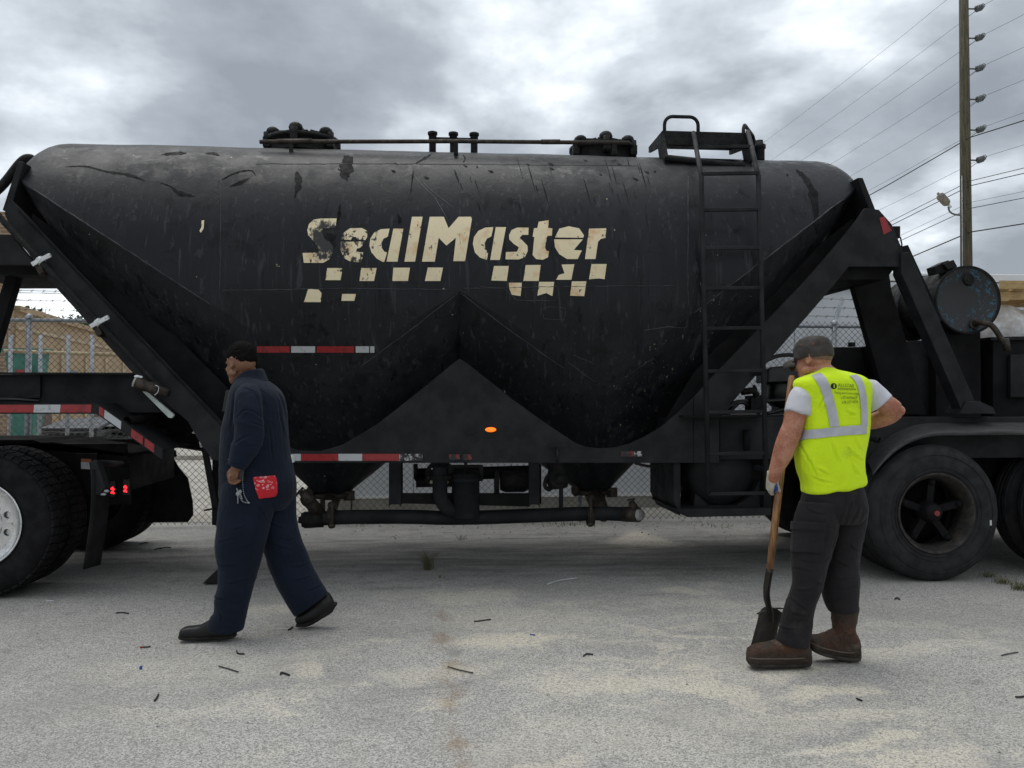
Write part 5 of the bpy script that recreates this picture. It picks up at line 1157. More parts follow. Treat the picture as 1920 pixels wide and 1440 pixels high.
def crease_fn(lines, depth, w_):
    segs = []
    for iq, ln_ in enumerate(lines):
        m0 = ((ln_[0][0] + ln_[-1][0]) / 2, (ln_[0][1] + ln_[-1][1]) / 2)
        if depth > 0 and len(ln_) == 3: ln_ = [ln_[0], lerp2(ln_[0], ln_[1], .6), lerp2(ln_[1], ln_[2], .25)] if iq % 2 else [lerp2(ln_[0], ln_[1], .65), lerp2(ln_[1], ln_[2], .3), ln_[2]]
        s0 = spline([(a, c, 0) for a, c in ln_], 5); n = len(s0)
        for i in range(n - 1): segs.append((s0[i], s0[i + 1], math.sin(math.pi * (i + .5) / (n - 1)) ** .5))
    def f(p_):
        d0 = p_ - CAM; z = d0.dot(FW); u = 960 + FPX * d0.dot(RT) / z; v = 720 - FPX * d0.dot(UP) / z; o = 0
        for a, b_, k in segs:
            if abs(a.x - u) > 30 or abs(a.y - v) > 30: continue
            ex, ey = b_.x - a.x, b_.y - a.y; L2 = ex * ex + ey * ey; t = ((u - a.x) * ex + (v - a.y) * ey) / L2
            if t < 0 or t > 1: continue
            sd_ = ((u - a.x) * ey - (v - a.y) * ex) / math.sqrt(L2)
            o += k * (-math.exp(-(sd_ / w_) ** 2) + .75 * math.exp(-((sd_ - 1.9 * w_) / (1.3 * w_)) ** 2) + .3 * math.exp(-((sd_ + 1.9 * w_) / (1.2 * w_)) ** 2))
        return o * depth
    return f

# ---------------------------------------------------------------- walking man in navy coveralls
Y1 = 5.18
p1 = thing('person', 'man in navy coveralls and black shoes walking left past the trailer', 'person', G(470, 1197))
fw1 = (-RT * math.cos(R_(32)) + FH * math.sin(R_(32))).normalized(); fw1 = (fw1 + Vector((0, 0, -.10))).normalized(); sd1 = Vector((0, 0, 1)).cross(fw1).normalized(); up1 = fw1.cross(sd1)
hc = P(451, 682, Y1)
b = MB(); head(b, hc, fw1, sd1, up1, .98)
limb(b, Y1, [(458, 690, 0, 18, .058), (464, 705, 0, 20, .062), (470, 722, 0, 26, .08), (478, 745, 0, 36, .13)])
slices(b, Y1, [(722, 455, 500, 0, .13), (750, 442, 520, 0, .17), (800, 434, 524, 0, .165), (870, 430, 530, 0, .155), (930, 432, 530, 0, .15)])
limb(b, Y1, [(466, 740, -.15, 15, .045), (467, 800, -.225, 14, .04), (464, 825, -.235, 13, .038), (449, 862, -.24, 10, .032), (443, 880, -.24, 9.5, .026)])
limb(b, Y1, [(466, 740, .15, 15, .045), (450, 800, .22, 14, .04), (440, 830, .23, 12, .036), (430, 864, .22, 9.5, .03), (427, 876, .22, 9, .024)])
limb(b, Y1, [(470, 920, -.08, 28, .08), (455, 1040, -.09, 22, .06), (425, 1175, -.09, 14, .04)]); limb(b, Y1, [(510, 930, .1, 28, .08), (535, 1040, .1, 22, .06), (575, 1112, .12, 14, .04)])
yy = Y1 - .24
def W1(u, v, d=0): return P(u, v, yy + d)
b.ell(W1(438, 888), (.030, .020, .042), None, 16, 12); b.ell(W1(436, 896), (.028, .022, .022), None, 12, 8)
for i, (d, L_) in enumerate(((-.030, .9), (-.012, 1.0), (.008, .96), (.026, .8))):
    finger(b, [W1(430, 894, d), W1(431, 902 + L_ * 2, d), W1(440, 905 + L_ * 2, d * .9), W1(440 + 11 * L_, 900 + L_, d * .7)], .0095)
finger(b, [W1(434, 880, .0), W1(428, 887, .015), W1(429, 896, .03), W1(436, 902, .036)], .0105)
yr = Y1 + .22
b.ell(P(427, 884, yr), (.024, .02, .03), None, 12, 8)
for i in range(4): finger(b, [P(426, 888, yr - .03 + i * .02), P(424, 896, yr - .03 + i * .02), P(426, 903, yr - .025 + i * .018), P(432, 905, yr - .02 + i * .016)], .009)
finger(b, [P(428, 880, yr - .03), P(424, 888, yr - .045), P(425, 896, yr - .04)], .0095)
finish(b, 'body', SKD, p1, .0058, 3)
eyes(p1, hc, fw1, sd1, up1, .98)
# hair cap
M1 = Matrix((fw1, sd1, up1)).transposed(); hm = MB()
hm.ell(hc + fw1 * -.014 + up1 * .055, (.096, .078, .078), M1, 40, 26); hm.ell(hc + fw1 * -.054 + up1 * .030, (.054, .070, .048), M1, 30, 20)
finish(hm, 'hair', HAIR, p1, .006, 2, lambda p_: .005 * noise.noise(p_ * 80) + .003 * noise.noise(p_ * 170))
cv = MB(); cv_leg = MB(); cv_far = MB(); cv_arm = MB(); cv_arm2 = MB()
slices(cv, Y1, [(706, 452, 489, 0, .085), (714, 445, 500, 0, .14), (723, 440, 513, 0, .185), (735, 436, 524, 0, .21), (750, 432, 531, 0, .215), (775, 427, 535, 0, .215), (800, 421, 537, 0, .21), (825, 418, 539, 0, .205), (850, 416, 542, 0, .2), (880, 415, 548, 0, .2), (905, 415, 553, 0, .2), (930, 414, 552, 0, .195), (955, 430, 535, 0, .15)])
slices(cv_leg, Y1, [(885, 424, 528, -.09, .10), (910, 417, 530, -.10, .12), (940, 412, 520, -.10, .122), (967, 409, 511, -.10, .118), (1000, 406, 502, -.10, .112), (1024, 404, 495, -.10, .105), (1044, 406, 490, -.10, .10), (1060, 410, 486, -.10, .096), (1085, 410, 479, -.10, .092), (1100, 409, 474, -.10, .09), (1127, 403, 467, -.10, .088), (1145, 404, 462, -.10, .088), (1163, 393, 459, -.095, .088), (1178, 391, 456, -.095, .088), (1181, 393, 454, -.095, .086)], ex=2.0)
limb(cv_far, Y1, [(508, 900, .09, 44, .12), (514, 945, .09, 40, .118), (521, 985, .09, 35, .108), (533, 1030, .09, 36, .10), (550, 1075, .1, 37, .096), (566, 1105, .11, 37, .095), (580, 1128, .115, 37, .092), (584, 1134, .115, 36.5, .09)])
limb(cv_arm, Y1, [(466, 730, -.15, 19, .05), (465, 745, -.19, 24, .066), (466, 775, -.225, 25, .068), (467, 800, -.235, 25, .066), (466, 822, -.24, 26, .066), (456, 846, -.245, 23, .06), (447, 866, -.245, 18, .052), (443, 875, -.245, 16, .047)])
limb(cv_arm2, Y1, [(466, 735, .15, 19, .05), (458, 765, .21, 22, .065), (448, 800, .22, 22, .062), (441, 830, .23, 20, .058), (432, 858, .23, 15, .05), (429, 868, .23, 13, .045)])
kn = P(455, 1050, Y1 - .09); kn2 = P(545, 1040, Y1 + .1); el = P(468, 818, Y1 - .24); an = P(425, 1150, Y1 - .09); wa = P(480, 880, Y1)
CR1 = crease_fn([[(494, 786), (475, 772), (458, 770), (444, 785)], [(493, 802), (471, 792), (452, 791)], [(490, 812), (462, 818), (440, 832)], [(488, 838), (466, 834), (442, 846)], [(505, 719), (527, 743), (535, 784)], [(520, 749), (531, 814), (543, 848)], [(500, 760), (506, 820), (512, 870)], [(440, 742), (436, 790), (432, 830)],
    [(416, 1000), (444, 993), (464, 986)], [(408, 1018), (438, 1011), (460, 1004)], [(428, 1040), (462, 1025), (488, 1014)], [(406, 1060), (444, 1063), (474, 1054)], [(402, 1142), (418, 1151), (414, 1170)], [(400, 1122), (420, 1126), (440, 1120)], [(402, 1090), (430, 1096), (460, 1088)], [(505, 980), (527, 993), (544, 987)], [(507, 1002), (533, 1016), (553, 1009)], [(509, 1018), (538, 1032), (566, 1031)], [(530, 1060), (556, 1066), (580, 1056)], [(550, 1090), (576, 1085), (597, 1074)], [(556, 1115), (584, 1108), (606, 1096)], [(480, 945), (500, 975), (506, 1000)], [(430, 925), (450, 945), (480, 950)]], .0052, 1.8)
def wr1(p_):
    g_ = lambda c, r_: math.exp(-((p_ - c).length / r_) ** 2)
    d = .004 * noise.noise(Vector((p_.x * 9, p_.y * 9, p_.z * 2.2))) + .0022 * ridge(p_, (6, 6, 7), 3.3)
    fold = ridge(p_ + Vector((0, 0, .35 * p_.x)), (3.5, 5, 15), 1.7)
    d += fold * (.014 * g_(el, .17) + .011 * g_(kn, .18) + .012 * g_(kn2, .18) + .013 * g_(an, .13) + .008 * g_(wa, .22) + .003)
    return d * .35 + CR1(p_)
cvo = join_parts([cv, cv_leg, cv_far, cv_arm, cv_arm2], 'coverall', NAVY, p1, .0056, 2, wr1); CVB = bvh_of(cvo)
cl = MB(); slices(cl, Y1, [(716, 440, 503, 0, .125), (708, 446, 498, 0, .10, 706), (702, 453, 494, 0, .088, 694), (699, 457, 491, 0, .083, 691)]); finish(cl, 'collar', NAVY, p1, .006, 1)
# seams: yoke, sleeve and side stitch
def seam(bv, pts, r, mt, par, nm='seam'):
    o_ = []
    for a, c in zip(pts, pts[1:]):
        n = max(2, int(math.hypot(c[0] - a[0], c[1] - a[1]) / 4))
        for i in range(n):
            t = i / n; hit = bv.ray_cast(CAM, ray(a[0] + (c[0] - a[0]) * t, a[1] + (c[1] - a[1]) * t))[0]
            if hit is not None: o_.append(hit)
    if len(o_) > 2: O(nm, MB().tube(o_, r, 6), mt, par)
seam(CVB, [(427, 861), (444, 868), (462, 868)], .003, NAVY, cvo); seam(CVB, [(456, 724), (478, 734), (486, 752), (491, 785)], .0035, NAVY, cvo); seam(CVB, [(488, 730), (512, 745), (528, 790), (536, 860)], .002, NAVY, cvo); seam(CVB, [(500, 905), (470, 1040), (452, 1170)], .002, NAVY, cvo)
for (lst, d, hd, sol) in (([(338, 1183, 1193), (343, 1177, 1196), (356, 1174, 1197), (374, 1172, 1197), (388, 1165, 1197), (402, 1158, 1196), (418, 1160, 1195), (433, 1172, 1194), (440, 1180, 1192)], -.09, .047, True),):
    s_ = MB(); foot(s_, Y1, d, lst, hd); sh = finish(s_, 'shoe', LEATH, p1, .005, 2)
    s_ = MB(); foot(s_, Y1, d, [(337, 1189, 1195)] + [(u, c - 7, c + 1.5) for u, a, c in lst[1:-1]] + [(442, 1186, 1194)], hd + .004); finish(s_, 'sole', SOLE, sh, .0045, 1)
s_ = MB(); limb(s_, Y1, [(557, 1166, .13, 7, .035), (566, 1160, .13, 12, .046), (580, 1153, .13, 15, .048), (596, 1143, .13, 19, .045), (612, 1130, .13, 21, .042), (623, 1124, .13, 15, .036)]); sh = finish(s_, 'shoe', LEATH, p1, .005, 2)
s_ = MB(); limb(s_, Y1, [(556, 1171, .13, 3.5, .04), (575, 1169, .13, 5, .05), (590, 1163, .13, 5, .048), (610, 1149, .13, 5, .044), (630, 1131, .13, 4, .038)]); finish(s_, 'sole', SOLE, sh, .0045, 1)
# things he carries
ra = thing('pocket_radio', 'black radio clipped in the chest pocket of the walking man', 'radio', P(426, 772, Y1 + .02))
O('case', MB().plate([(423, 733), (437, 731), (431, 772), (416, 772)], Y1 - .02, Y1 + .04), PLAS, ra, bevel=.004); O('clip', MB().plate([(425, 762), (428, 762), (425, 774), (422, 774)], Y1 - .035, Y1 - .02), CLAMPW, ra)
# bandana hanging from the back pocket
def bandana_mat():
    k = NT('red_paisley_cotton'); c = P(497, 905, Y1 - .15); v = k.map((1, 1, 1))
    sp = k.n('ShaderNodeSeparateXYZ'); k.set(sp.inputs[0], k.co)
    top_ = k.step(sp.outputs[2], P(497, 917, Y1 - .15).z, P(497, 915.5, Y1 - .15).z)
    vo = k.n('ShaderNodeTexVoronoi'); k.set(vo.inputs['Vector'], k.map((1, .2, 1.15))); vo.inputs['Scale'].default_value = 52
    rings_ = k.math('SUBTRACT', 1, k.step(k.math('ABSOLUTE', k.math('SUBTRACT', vo.outputs['Distance'], .30)), .03, .09)); dots = k.math('SUBTRACT', 1, k.step(vo.outputs['Distance'], .06, .12))
    pat = k.math('MULTIPLY', k.math('MAXIMUM', rings_, dots), k.math('MULTIPLY', top_, k.step(k.noise(40, 3, .5), .38, .5)))
    return k.fin(k.mix(pat, (.52, .012, .022), (.72, .55, .56)), .85)
BAND = bandana_mat()
def sheet(rows_px, nm, mt, par, th=.006, amp=.006, bv=CVB, off=.008):
    rr_ = []
    for i, row in enumerate(rows_px):
        r2 = []
        for j in range(13):
            t = j / 12; u = row[0] + (row[2] - row[0]) * t; v = row[1] + (row[3] - row[1]) * t; d = ray(u, v); hit = bv.ray_cast(CAM, d)[0]
            if hit is None: hit = CAM + d * ((r2[-1] - CAM).length if r2 else 5.0)
            r2.append(hit - d * (off + amp * (math.sin(t * 11 + i * .8) * .5 + .5) * min(1, i / 3)))
        rr_.append(r2)
    mb = MB().add([p_ for r_ in rr_ for p_ in r_], [(i*13+j, i*13+j+1, (i+1)*13+j+1, (i+1)*13+j) for i in range(len(rr_)-1) for j in range(12)], True)
    o = O(nm, mb, mt, par); s2 = o.modifiers.new('sol', 'SOLIDIFY'); s2.thickness = th; s2.offset = 1; q_ = o.modifiers.new('sub', 'SUBSURF'); q_.levels = q_.render_levels = 2; return o
tag(sheet([(473.5, 894, 516, 891), (474.5, 899, 519, 896), (476, 905, 520, 902), (478, 911, 520.5, 908), (479, 916, 521, 913), (480, 921, 521, 918), (482, 926, 521, 923), (484, 931, 520, 928), (485, 936, 516, 932)], 'bandana', BAND, None), 'red paisley bandana hanging from the back pocket of navy coveralls', 'bandana')
kc = thing('key_chain', 'silver keys on a thin chain at the hip of the walking man', 'keys', P(447, 945, Y1 - .24))
pts = spline([P(455, 884, Y1 - .23), P(455, 905, Y1 - .235), P(457, 925, Y1 - .24), P(464, 940, Y1 - .24), P(467, 943, Y1 - .24), P(455, 940, Y1 - .24), P(447, 926, Y1 - .24), P(444, 916, Y1 - .24)], 5)
for i, q in enumerate(pts): O('link', MB().ell(q, (.0028, .0025, .004), None, 8, 6), GALV, kc)
O('key', MB().ell(P(446, 926, Y1 - .245), (.012, .003, .012), None, 12, 8).bar(P(446, 929, Y1 - .245), P(446, 944, Y1 - .245), .004, .005, (0, 1, 0)), GALV, kc); O('key', MB().ell(P(450, 922, Y1 - .25), (.010, .003, .011), None, 12, 8).bar(P(450, 924, Y1 - .25), P(454, 936, Y1 - .25), .004, .005, (0, 1, 0)), GALV, kc)
O('fob', MB().plate([(447, 905), (457, 902), (458, 878), (448, 880)], Y1 - .235, Y1 - .215), PLAS, kc, bevel=.003)
tag(O('paper_slip', MB().plate([(545, 852), (549, 854), (552, 866), (548, 868)], Y1 + .0, Y1 + .012), CLAMPW), 'white slip of paper sticking out at the back of the navy coveralls', 'paper')

# ---------------------------------------------------------------- worker in the yellow vest
Y2 = 4.37
p2 = thing('person', 'worker in yellow reflective vest and grey cap leaning on a shovel', 'person', G(1535, 1243))
fw2 = (FH * math.cos(R_(42)) - RT * math.sin(R_(42))).normalized(); fw2 = (fw2 + Vector((0, 0, -.14))).normalized(); sd2 = Vector((0, 0, 1)).cross(fw2).normalized(); up2 = fw2.cross(sd2)
h2c = P(1524, 673, Y2 + .04)
b = MB(); head(b, h2c, fw2, sd2, up2, 1.0)
limb(b, Y2, [(1528, 676, .03, 20, .058), (1534, 692, .02, 22, .06), (1545, 708, 0, 30, .07), (1556, 730, 0, 45, .09)])
slices(b, Y2, [(712, 1515, 1600, 0, .07), (740, 1506, 1618, 0, .09), (800, 1510, 1616, 0, .095), (860, 1510, 1604, 0, .1), (915, 1522, 1600, 0, .09)])
limb(b, Y2, [(1512, 725, 0, 17, .05), (1500, 760, -.03, 19, .05), (1489, 793, -.035, 20, .05), (1476, 828, -.035, 21, .048), (1468, 850, -.025, 19.5, .046), (1458, 874, -.01, 15, .038), (1451, 892, .01, 11.5, .03), (1449, 905, .02, 11, .026)])
limb(b, Y2, [(1605, 722, 0, 19, .05), (1640, 745, -.02, 20, .05), (1668, 762, -.03, 19, .048), (1680, 769, -.03, 17, .045)]); b.ell(P(1684, 770, Y2 - .025), (.035, .04, .032), None, 16, 12)
limb(b, Y2, [(1682, 771, -.02, 15, .042), (1664, 781, .02, 17, .042), (1640, 789, .07, 16, .04), (1612, 796, .12, 12, .032), (1600, 800, .15, 10, .026)])
pr = P(1590, 803, Y2 + .17); b.ell(pr, (.045, .024, .04), None, 14, 10)
for i in range(4): finger(b, [pr + RT * -.03 + Vector((0, 0, .03 - i * .02)), pr + RT * -.06 + FH * .01 + Vector((0, 0, .03 - i * .021)), pr + RT * -.09 + FH * -.01 + Vector((0, 0, .028 - i * .02))], .0095)
finger(b, [pr + Vector((0, 0, .03)), pr + RT * -.02 + Vector((0, 0, .06)), pr + RT * -.05 + Vector((0, 0, .065))], .0105)
limb(b, Y2, [(1535, 945, -.02, 22, .07), (1520, 1050, -.03, 24, .06), (1492, 1200, -.04, 15, .04)]); limb(b, Y2, [(1590, 945, .03, 22, .07), (1582, 1050, .04, 24, .06), (1584, 1180, .04, 16, .045)])
finish(b, 'body', SKL, p2, .006, 3); eyes(p2, h2c, fw2, sd2, up2)
# cropped hair and cap
M2 = Matrix((fw2, sd2, up2)).transposed(); hm = MB(); hm.ell(h2c + fw2 * -.03 + up2 * .012, (.078, .0735, .066), M2, 36, 24)
finish(hm, 'hair', mat('cropped_sandy_hair', (.21, .125, .085), (.16, .09, .06), .9, vs=60, bump=.5, bs=200), p2, .006, 2)
cm = MB(); rr_ = []; cc = h2c + up2 * .022 + fw2 * -.008
for h, s_ in ((-.012, .985), (0, 1.0), (.025, 1.0), (.05, .955), (.072, .83), (.088, .62), (.096, .36), (.099, .12)):
    rr_.append([cc + up2 * h + (fw2 * .106 * math.cos(2 * math.pi * j / 40) + sd2 * .088 * math.sin(2 * math.pi * j / 40)) * s_ - up2 * (.012 * (1 - math.cos(2 * math.pi * j / 40)) * .5 if h < .03 else 0) for j in range(40)])
cm.rings(rr_); cap = finish(cm, 'cap', CAPM, p2, .005, 2, lambda p_: .0022 * ridge(p_, (22, 22, 30), 2) + .002 * noise.noise(p_ * 40))
bm_ = MB(); rows_ = []
for i in range(8):
    t = i / 7; row = []
    for j in range(13):
        a = (j / 12 - .5) * 2; wd = .078 * math.sqrt(max(.02, 1 - (t * .93) ** 3)); fx_ = .085 * math.sqrt(1 - (a * .62) ** 2) + t * .092
        row.append(cc + fw2 * (fx_ + .004) + sd2 * (a * wd) + up2 * (-.002 - .045 * a * a - .016 * t * t))
    rows_.append(row)
bm_.add([p_ for r_ in rows_ for p_ in r_], [(i*13+j, i*13+j+1, (i+1)*13+j+1, (i+1)*13+j) for i in range(7) for j in range(12)], True)
br = O('brim', bm_, CAPM, cap); s_ = br.modifiers.new('sol', 'SOLIDIFY'); s_.thickness = .005
O('button', MB().ell(cc + up2 * .1, (.008, .008, .005), M2, 10, 6), CAPM, cap)
ORG = mat('orange_embroidery', (.45, .09, .03), None, .8); CPB = bvh_of(cap)
def on_cap(u, v):
    hit = CPB.ray_cast(CAM, ray(u, v))[0]; return hit
for u, v in ((1502, 646), (1524, 645)):
    h = on_cap(u, v)
    if h is not None: O('eyelet', MB().ell(h, (.0035, .0035, .0035), None, 8, 6), ORG, cap)
h = on_cap(1545, 667)
if h is not None: O('stitched_mark', MB().tube(arc(h + RT * -.006, .007, .6, 5.7, 9, RT, UP), .002, 5).tube(arc(h + RT * .006, .007, .6, 5.7, 9, RT, UP), .002, 5), ORG, cap)
# safety glasses
gl = []
for q in (1,):
    gl = [h2c + fw2 * -.01 + sd2 * .08 * q + up2 * .006, h2c + fw2 * .05 + sd2 * .074 * q + up2 * .0, h2c + fw2 * .088 + sd2 * .056 * q - up2 * .004]
go = O('glasses', MB().tube(gl, .0028, 6).tube([g_ - sd2 * 2 * (g_ - h2c).dot(sd2) for g_ in gl], .0028, 6), PLAS, p2)
k = NT('clear_lens'); k.b.inputs['Transmission Weight'].default_value = .9; LENS = k.fin((.75, .8, .82), .05)
for q in (-1, 1): O('lens', MB().ell(h2c + fw2 * .094 + sd2 * .034 * q - up2 * .012, (.005, .027, .016), M2, 16, 10), LENS, go)
# vest, shirt, trousers
vm = MB()
slices(vm, Y2, [(689, 1531, 1557, .01, .055, 690), (697, 1524, 1570, .005, .07, 694), (704, 1510, 1597, 0, .09, 699), (711, 1494, 1617, 0, .11, 706), (722, 1489, 1630, 0, .125, 718), (738, 1494, 1633, 0, .13), (765, 1500, 1629, 0, .13), (790, 1501, 1628, 0, .13), (812, 1501, 1626, 0, .13), (830, 1496, 1622, 0, .132), (850, 1493, 1618, 0, .134), (868, 1496, 1616, 0, .134), (885, 1500, 1616, 0, .134), (905, 1506, 1618, 0, .133, 893), (922, 1506, 1619, 0, .132, 904), (925, 1512, 1612, 0, .12, 909)], n=40, ex=2.5)
sh_ = P(1612, 860, Y2 - .1); lo_ = P(1560, 890, Y2 - .12)
CR2 = crease_fn([[(1580, 818), (1592, 846), (1616, 866)], [(1602, 820), (1610, 842), (1618, 856)], [(1510, 845), (1521, 870), (1531, 895)], [(1531, 879), (1550, 889), (1566, 904)], [(1510, 888), (1531, 900), (1557, 906)], [(1546, 745), (1536, 765), (1528, 792)], [(1590, 850), (1600, 880), (1612, 893)], [(1560, 830), (1568, 860), (1580, 885)], [(1575, 760), (1590, 775), (1606, 780)], [(1500, 835), (1515, 860), (1519, 885)]], .0075, 2.2)
def wr2(p_):
    g_ = lambda c, r_: math.exp(-((p_ - c).length / r_) ** 2)
    d = .0035 * noise.noise(Vector((p_.x * 8, p_.y * 8, p_.z * 2.5)))
    q = p_ + Vector((0, 0, 0)); fold = ridge(Vector((p_.x + .45 * p_.z, p_.y, p_.z)), (11, 4, 2.2), 5.1); fold2 = ridge(Vector((p_.x - .5 * p_.z, p_.y, p_.z)), (9, 4, 2.5), 9.4)
    low = min(1, max(0, (P(1560, 790, Y2).z - p_.z) / .25)); d += (fold * .004 + fold2 * .003) * low + .0015 * fold
    return d + CR2(p_)
vo_ = finish(vm, 'vest', HIVIS, p2, .0058, 3, wr2); VB = bvh_of(vo_)
def band_poly(cs, hw): return [(u - hw * nx, v - hw * ny) for u, v, nx, ny in cs] + [(u + hw * nx, v + hw * ny) for u, v, nx, ny in cs[::-1]]
drape([band_poly([(1530, 702, 1, -.3), (1540, 713, 1, -.4), (1547, 726, 1, -.3), (1553, 745, 1, -.2), (1559, 768, 1, -.1), (1563, 788, 1, 0), (1564, 800, 1, 0)], 8.8)], VB, .004, 'reflective_strip', SILV, vo_, 4)
drape([band_poly([(1599, 704, 1, -.2), (1608, 712, 1, -.4), (1614, 725, 1, -.2), (1618, 745, 1, -.1), (1620, 770, 1, 0), (1620, 799, 1, 0)], 6.2)], VB, .004, 'reflective_strip', SILV, vo_, 4)
drape([band_poly([(1498, 818, 0, 1), (1512, 815, 0, 1), (1535, 813, 0, 1), (1560, 810, 0, 1), (1590, 807, 0, 1), (1624, 805, 0, 1)], 8.6)], VB, .0045, 'reflective_strip', SILV, vo_, 4)
# printing on the back
INK = mat('faded_black_print', (.07, .10, .016), (.22, .32, .02), .8, vs=60)
def drape_text(s, u, v, w_, h_, ang, bv, par, mt, bold=0):
    cu = bpy.data.curves.new('t', 'FONT'); cu.body = s; cu.size = 1; cu.offset = bold; cu.resolution_u = 3; o = bpy.data.objects.new('t', cu); sc.collection.objects.link(o)
    dg = bpy.context.evaluated_depsgraph_get(); me = bpy.data.meshes.new_from_object(o.evaluated_get(dg)); bpy.data.objects.remove(o)
    xs_ = [q.co.x for q in me.vertices]; x0_, x1_ = min(xs_), max(xs_); k = w_ / (x1_ - x0_); ca, sa = math.cos(ang), math.sin(ang); pts = []; ok = {}
    for q in me.vertices:
        dx, dy = (q.co.x - x0_) * k, -q.co.y * h_ / .7; d = ray(u + dx * ca - dy * sa, v + dx * sa + dy * ca); hit, nr, _, _ = bv.ray_cast(CAM, d)
        if hit is not None: ok[q.index] = len(pts); pts.append(hit - d * .004)
    mb = MB().add(pts, [tuple(ok[i] for i in p_.vertices) for p_ in me.polygons if all(i in ok for i in p_.vertices)]); bpy.data.meshes.remove(me); return O('print', mb, mt, par)
drape_text('ALLSTAR', 1571, 725, 31, 6.5, .06, VB, vo_, INK); drape_text('INNOVATIONS', 1571, 730.5, 34, 3.6, .04, VB, vo_, INK, .02)
drape_text('Paving and Contracting', 1565, 738, 45, 4.6, .05, VB, vo_, INK); drape_text('1-87-ASPHALT', 1577, 747.5, 31, 4.8, .03, VB, vo_, INK); drape_text('678-257-4034', 1579, 757, 30, 5.2, -.05, VB, vo_, INK)
hit = VB.ray_cast(CAM, ray(1563, 724))[0]
if hit is not None:
    lg_ = O('emblem', MB().disc(hit, (.1, 1, 0), .0155, .008, 20), mat('black_green_print', (.012, .022, .012), None, .7), vo_); O('emblem_mark', MB().box(hit + Vector((-.0015, -.0065, -.009)), hit + Vector((.0025, -.005, .009))), HIVIS, lg_)
tm_ = MB()
limb(tm_, Y2, [(1518, 724, .0, 14, .045), (1506, 740, -.02, 20, .06), (1499, 758, -.03, 24, .066), (1495, 775, -.035, 25, .064)])
limb(tm_, Y2, [(1606, 722, 0, 14, .045), (1626, 731, -.01, 21, .06), (1642, 744, -.02, 24, .064), (1653, 757, -.03, 25, .062)])
slices(tm_, Y2, [(712, 1520, 1600, 0, .085), (760, 1508, 1622, 0, .115), (800, 1508, 1620, 0, .115)])
finish(tm_, 'white_shirt', TEE, p2, .007, 2, lambda p_: .008 * ridge(Vector((p_.x + .4 * p_.z, p_.y, p_.z)), (9, 6, 9), 2.2))
pm_ = MB(); pm_l = MB(); pm_r = MB()
slices(pm_, Y2, [(895, 1512, 1612, 0, .11), (925, 1506, 1620, 0, .125), (945, 1502, 1624, 0, .13), (962, 1495, 1624, 0, .125), (980, 1505, 1612, 0, .1)])
slices(pm_l, Y2, [(940, 1501, 1578, -.02, .11), (977, 1490, 1573, -.03, .11), (1010, 1487, 1566, -.03, .105), (1041, 1485, 1557, -.03, .1), (1065, 1486, 1549, -.035, .09), (1090, 1488, 1543, -.04, .086), (1115, 1481, 1535, -.04, .082), (1136, 1473, 1527, -.04, .08), (1155, 1467, 1523, -.04, .078), (1183, 1460, 1521, -.04, .075), (1200, 1455, 1517, -.04, .074, 1202), (1207, 1466, 1515, -.04, .07, 1212)], ex=2.1)
slices(pm_r, Y2, [(940, 1560, 1623, .03, .1), (967, 1558, 1624, .04, .105), (1000, 1556, 1618, .04, .105), (1028, 1553, 1612, .04, .1), (1067, 1545, 1608, .04, .092), (1080, 1543, 1610, .04, .09), (1095, 1542, 1610, .04, .088), (1126, 1545, 1607, .04, .083), (1146, 1555, 1607, .04, .078, 1142)], ex=2.1)
k1 = P(1515, 1085, Y2 - .04); k2 = P(1575, 1075, Y2 + .04); a1 = P(1495, 1150, Y2 - .04); a2_ = P(1580, 1125, Y2 + .04); se = P(1560, 960, Y2 - .1)
CR3 = crease_fn([[(1482, 1040), (1508, 1053), (1539, 1053), (1560, 1037)], [(1485, 1064), (1514, 1070), (1537, 1086)], [(1520, 1088), (1532, 1098), (1540, 1090)], [(1480, 1120), (1503, 1141), (1526, 1153)], [(1470, 1146), (1493, 1155), (1523, 1155)], [(1460, 1176), (1488, 1184), (1521, 1176)], [(1478, 1105), (1500, 1110), (1530, 1104)], [(1563, 1050), (1586, 1064), (1611, 1067)], [(1545, 1084), (1575, 1091), (1609, 1076)], [(1548, 1128), (1575, 1121), (1608, 1126)], [(1545, 1108), (1575, 1106), (1608, 1100)], [(1598, 933), (1586, 977), (1568, 1018)], [(1503, 945), (1520, 962), (1545, 965)], [(1610, 950), (1600, 975), (1580, 985)], [(1600, 1000), (1590, 1025), (1612, 1035)]], .0055, 2.0)
def wr3(p_):
    g_ = lambda c, r_: math.exp(-((p_ - c).length / r_) ** 2)
    fold = ridge(p_ + Vector((0, 0, -.4 * p_.x)), (4, 5, 14), 6.6); fold2 = ridge(p_ + Vector((0, 0, .5 * p_.x)), (5, 5, 12), 2.9)
    return CR3(p_) + .003 * noise.noise(Vector((p_.x * 10, p_.y * 10, p_.z * 3))) + .22 * fold * (.013 * g_(k1, .14) + .011 * g_(k2, .15) + .014 * g_(a1, .11) + .011 * g_(a2_, .11)) + .5 * fold2 * (.007 * g_(se, .18) + .003)
po = join_parts([pm_, pm_l, pm_r], 'trousers', PANTS, p2, .0056, 2, wr3); PB = bvh_of(po)
cp = drape([[(1490, 980), (1546, 982), (1541, 1036), (1486, 1034)]], PB, .007, 'cargo_pocket', PANTS, po, 6)
s_ = cp.modifiers.new('sol', 'SOLIDIFY'); s_.thickness = .008; s_.offset = -1
fl = drape([[(1489, 978), (1547, 980), (1545, 996), (1488, 993)]], PB, .013, 'pocket_flap', PANTS, po, 6); s_ = fl.modifiers.new('sol', 'SOLIDIFY'); s_.thickness = .006; s_.offset = -1
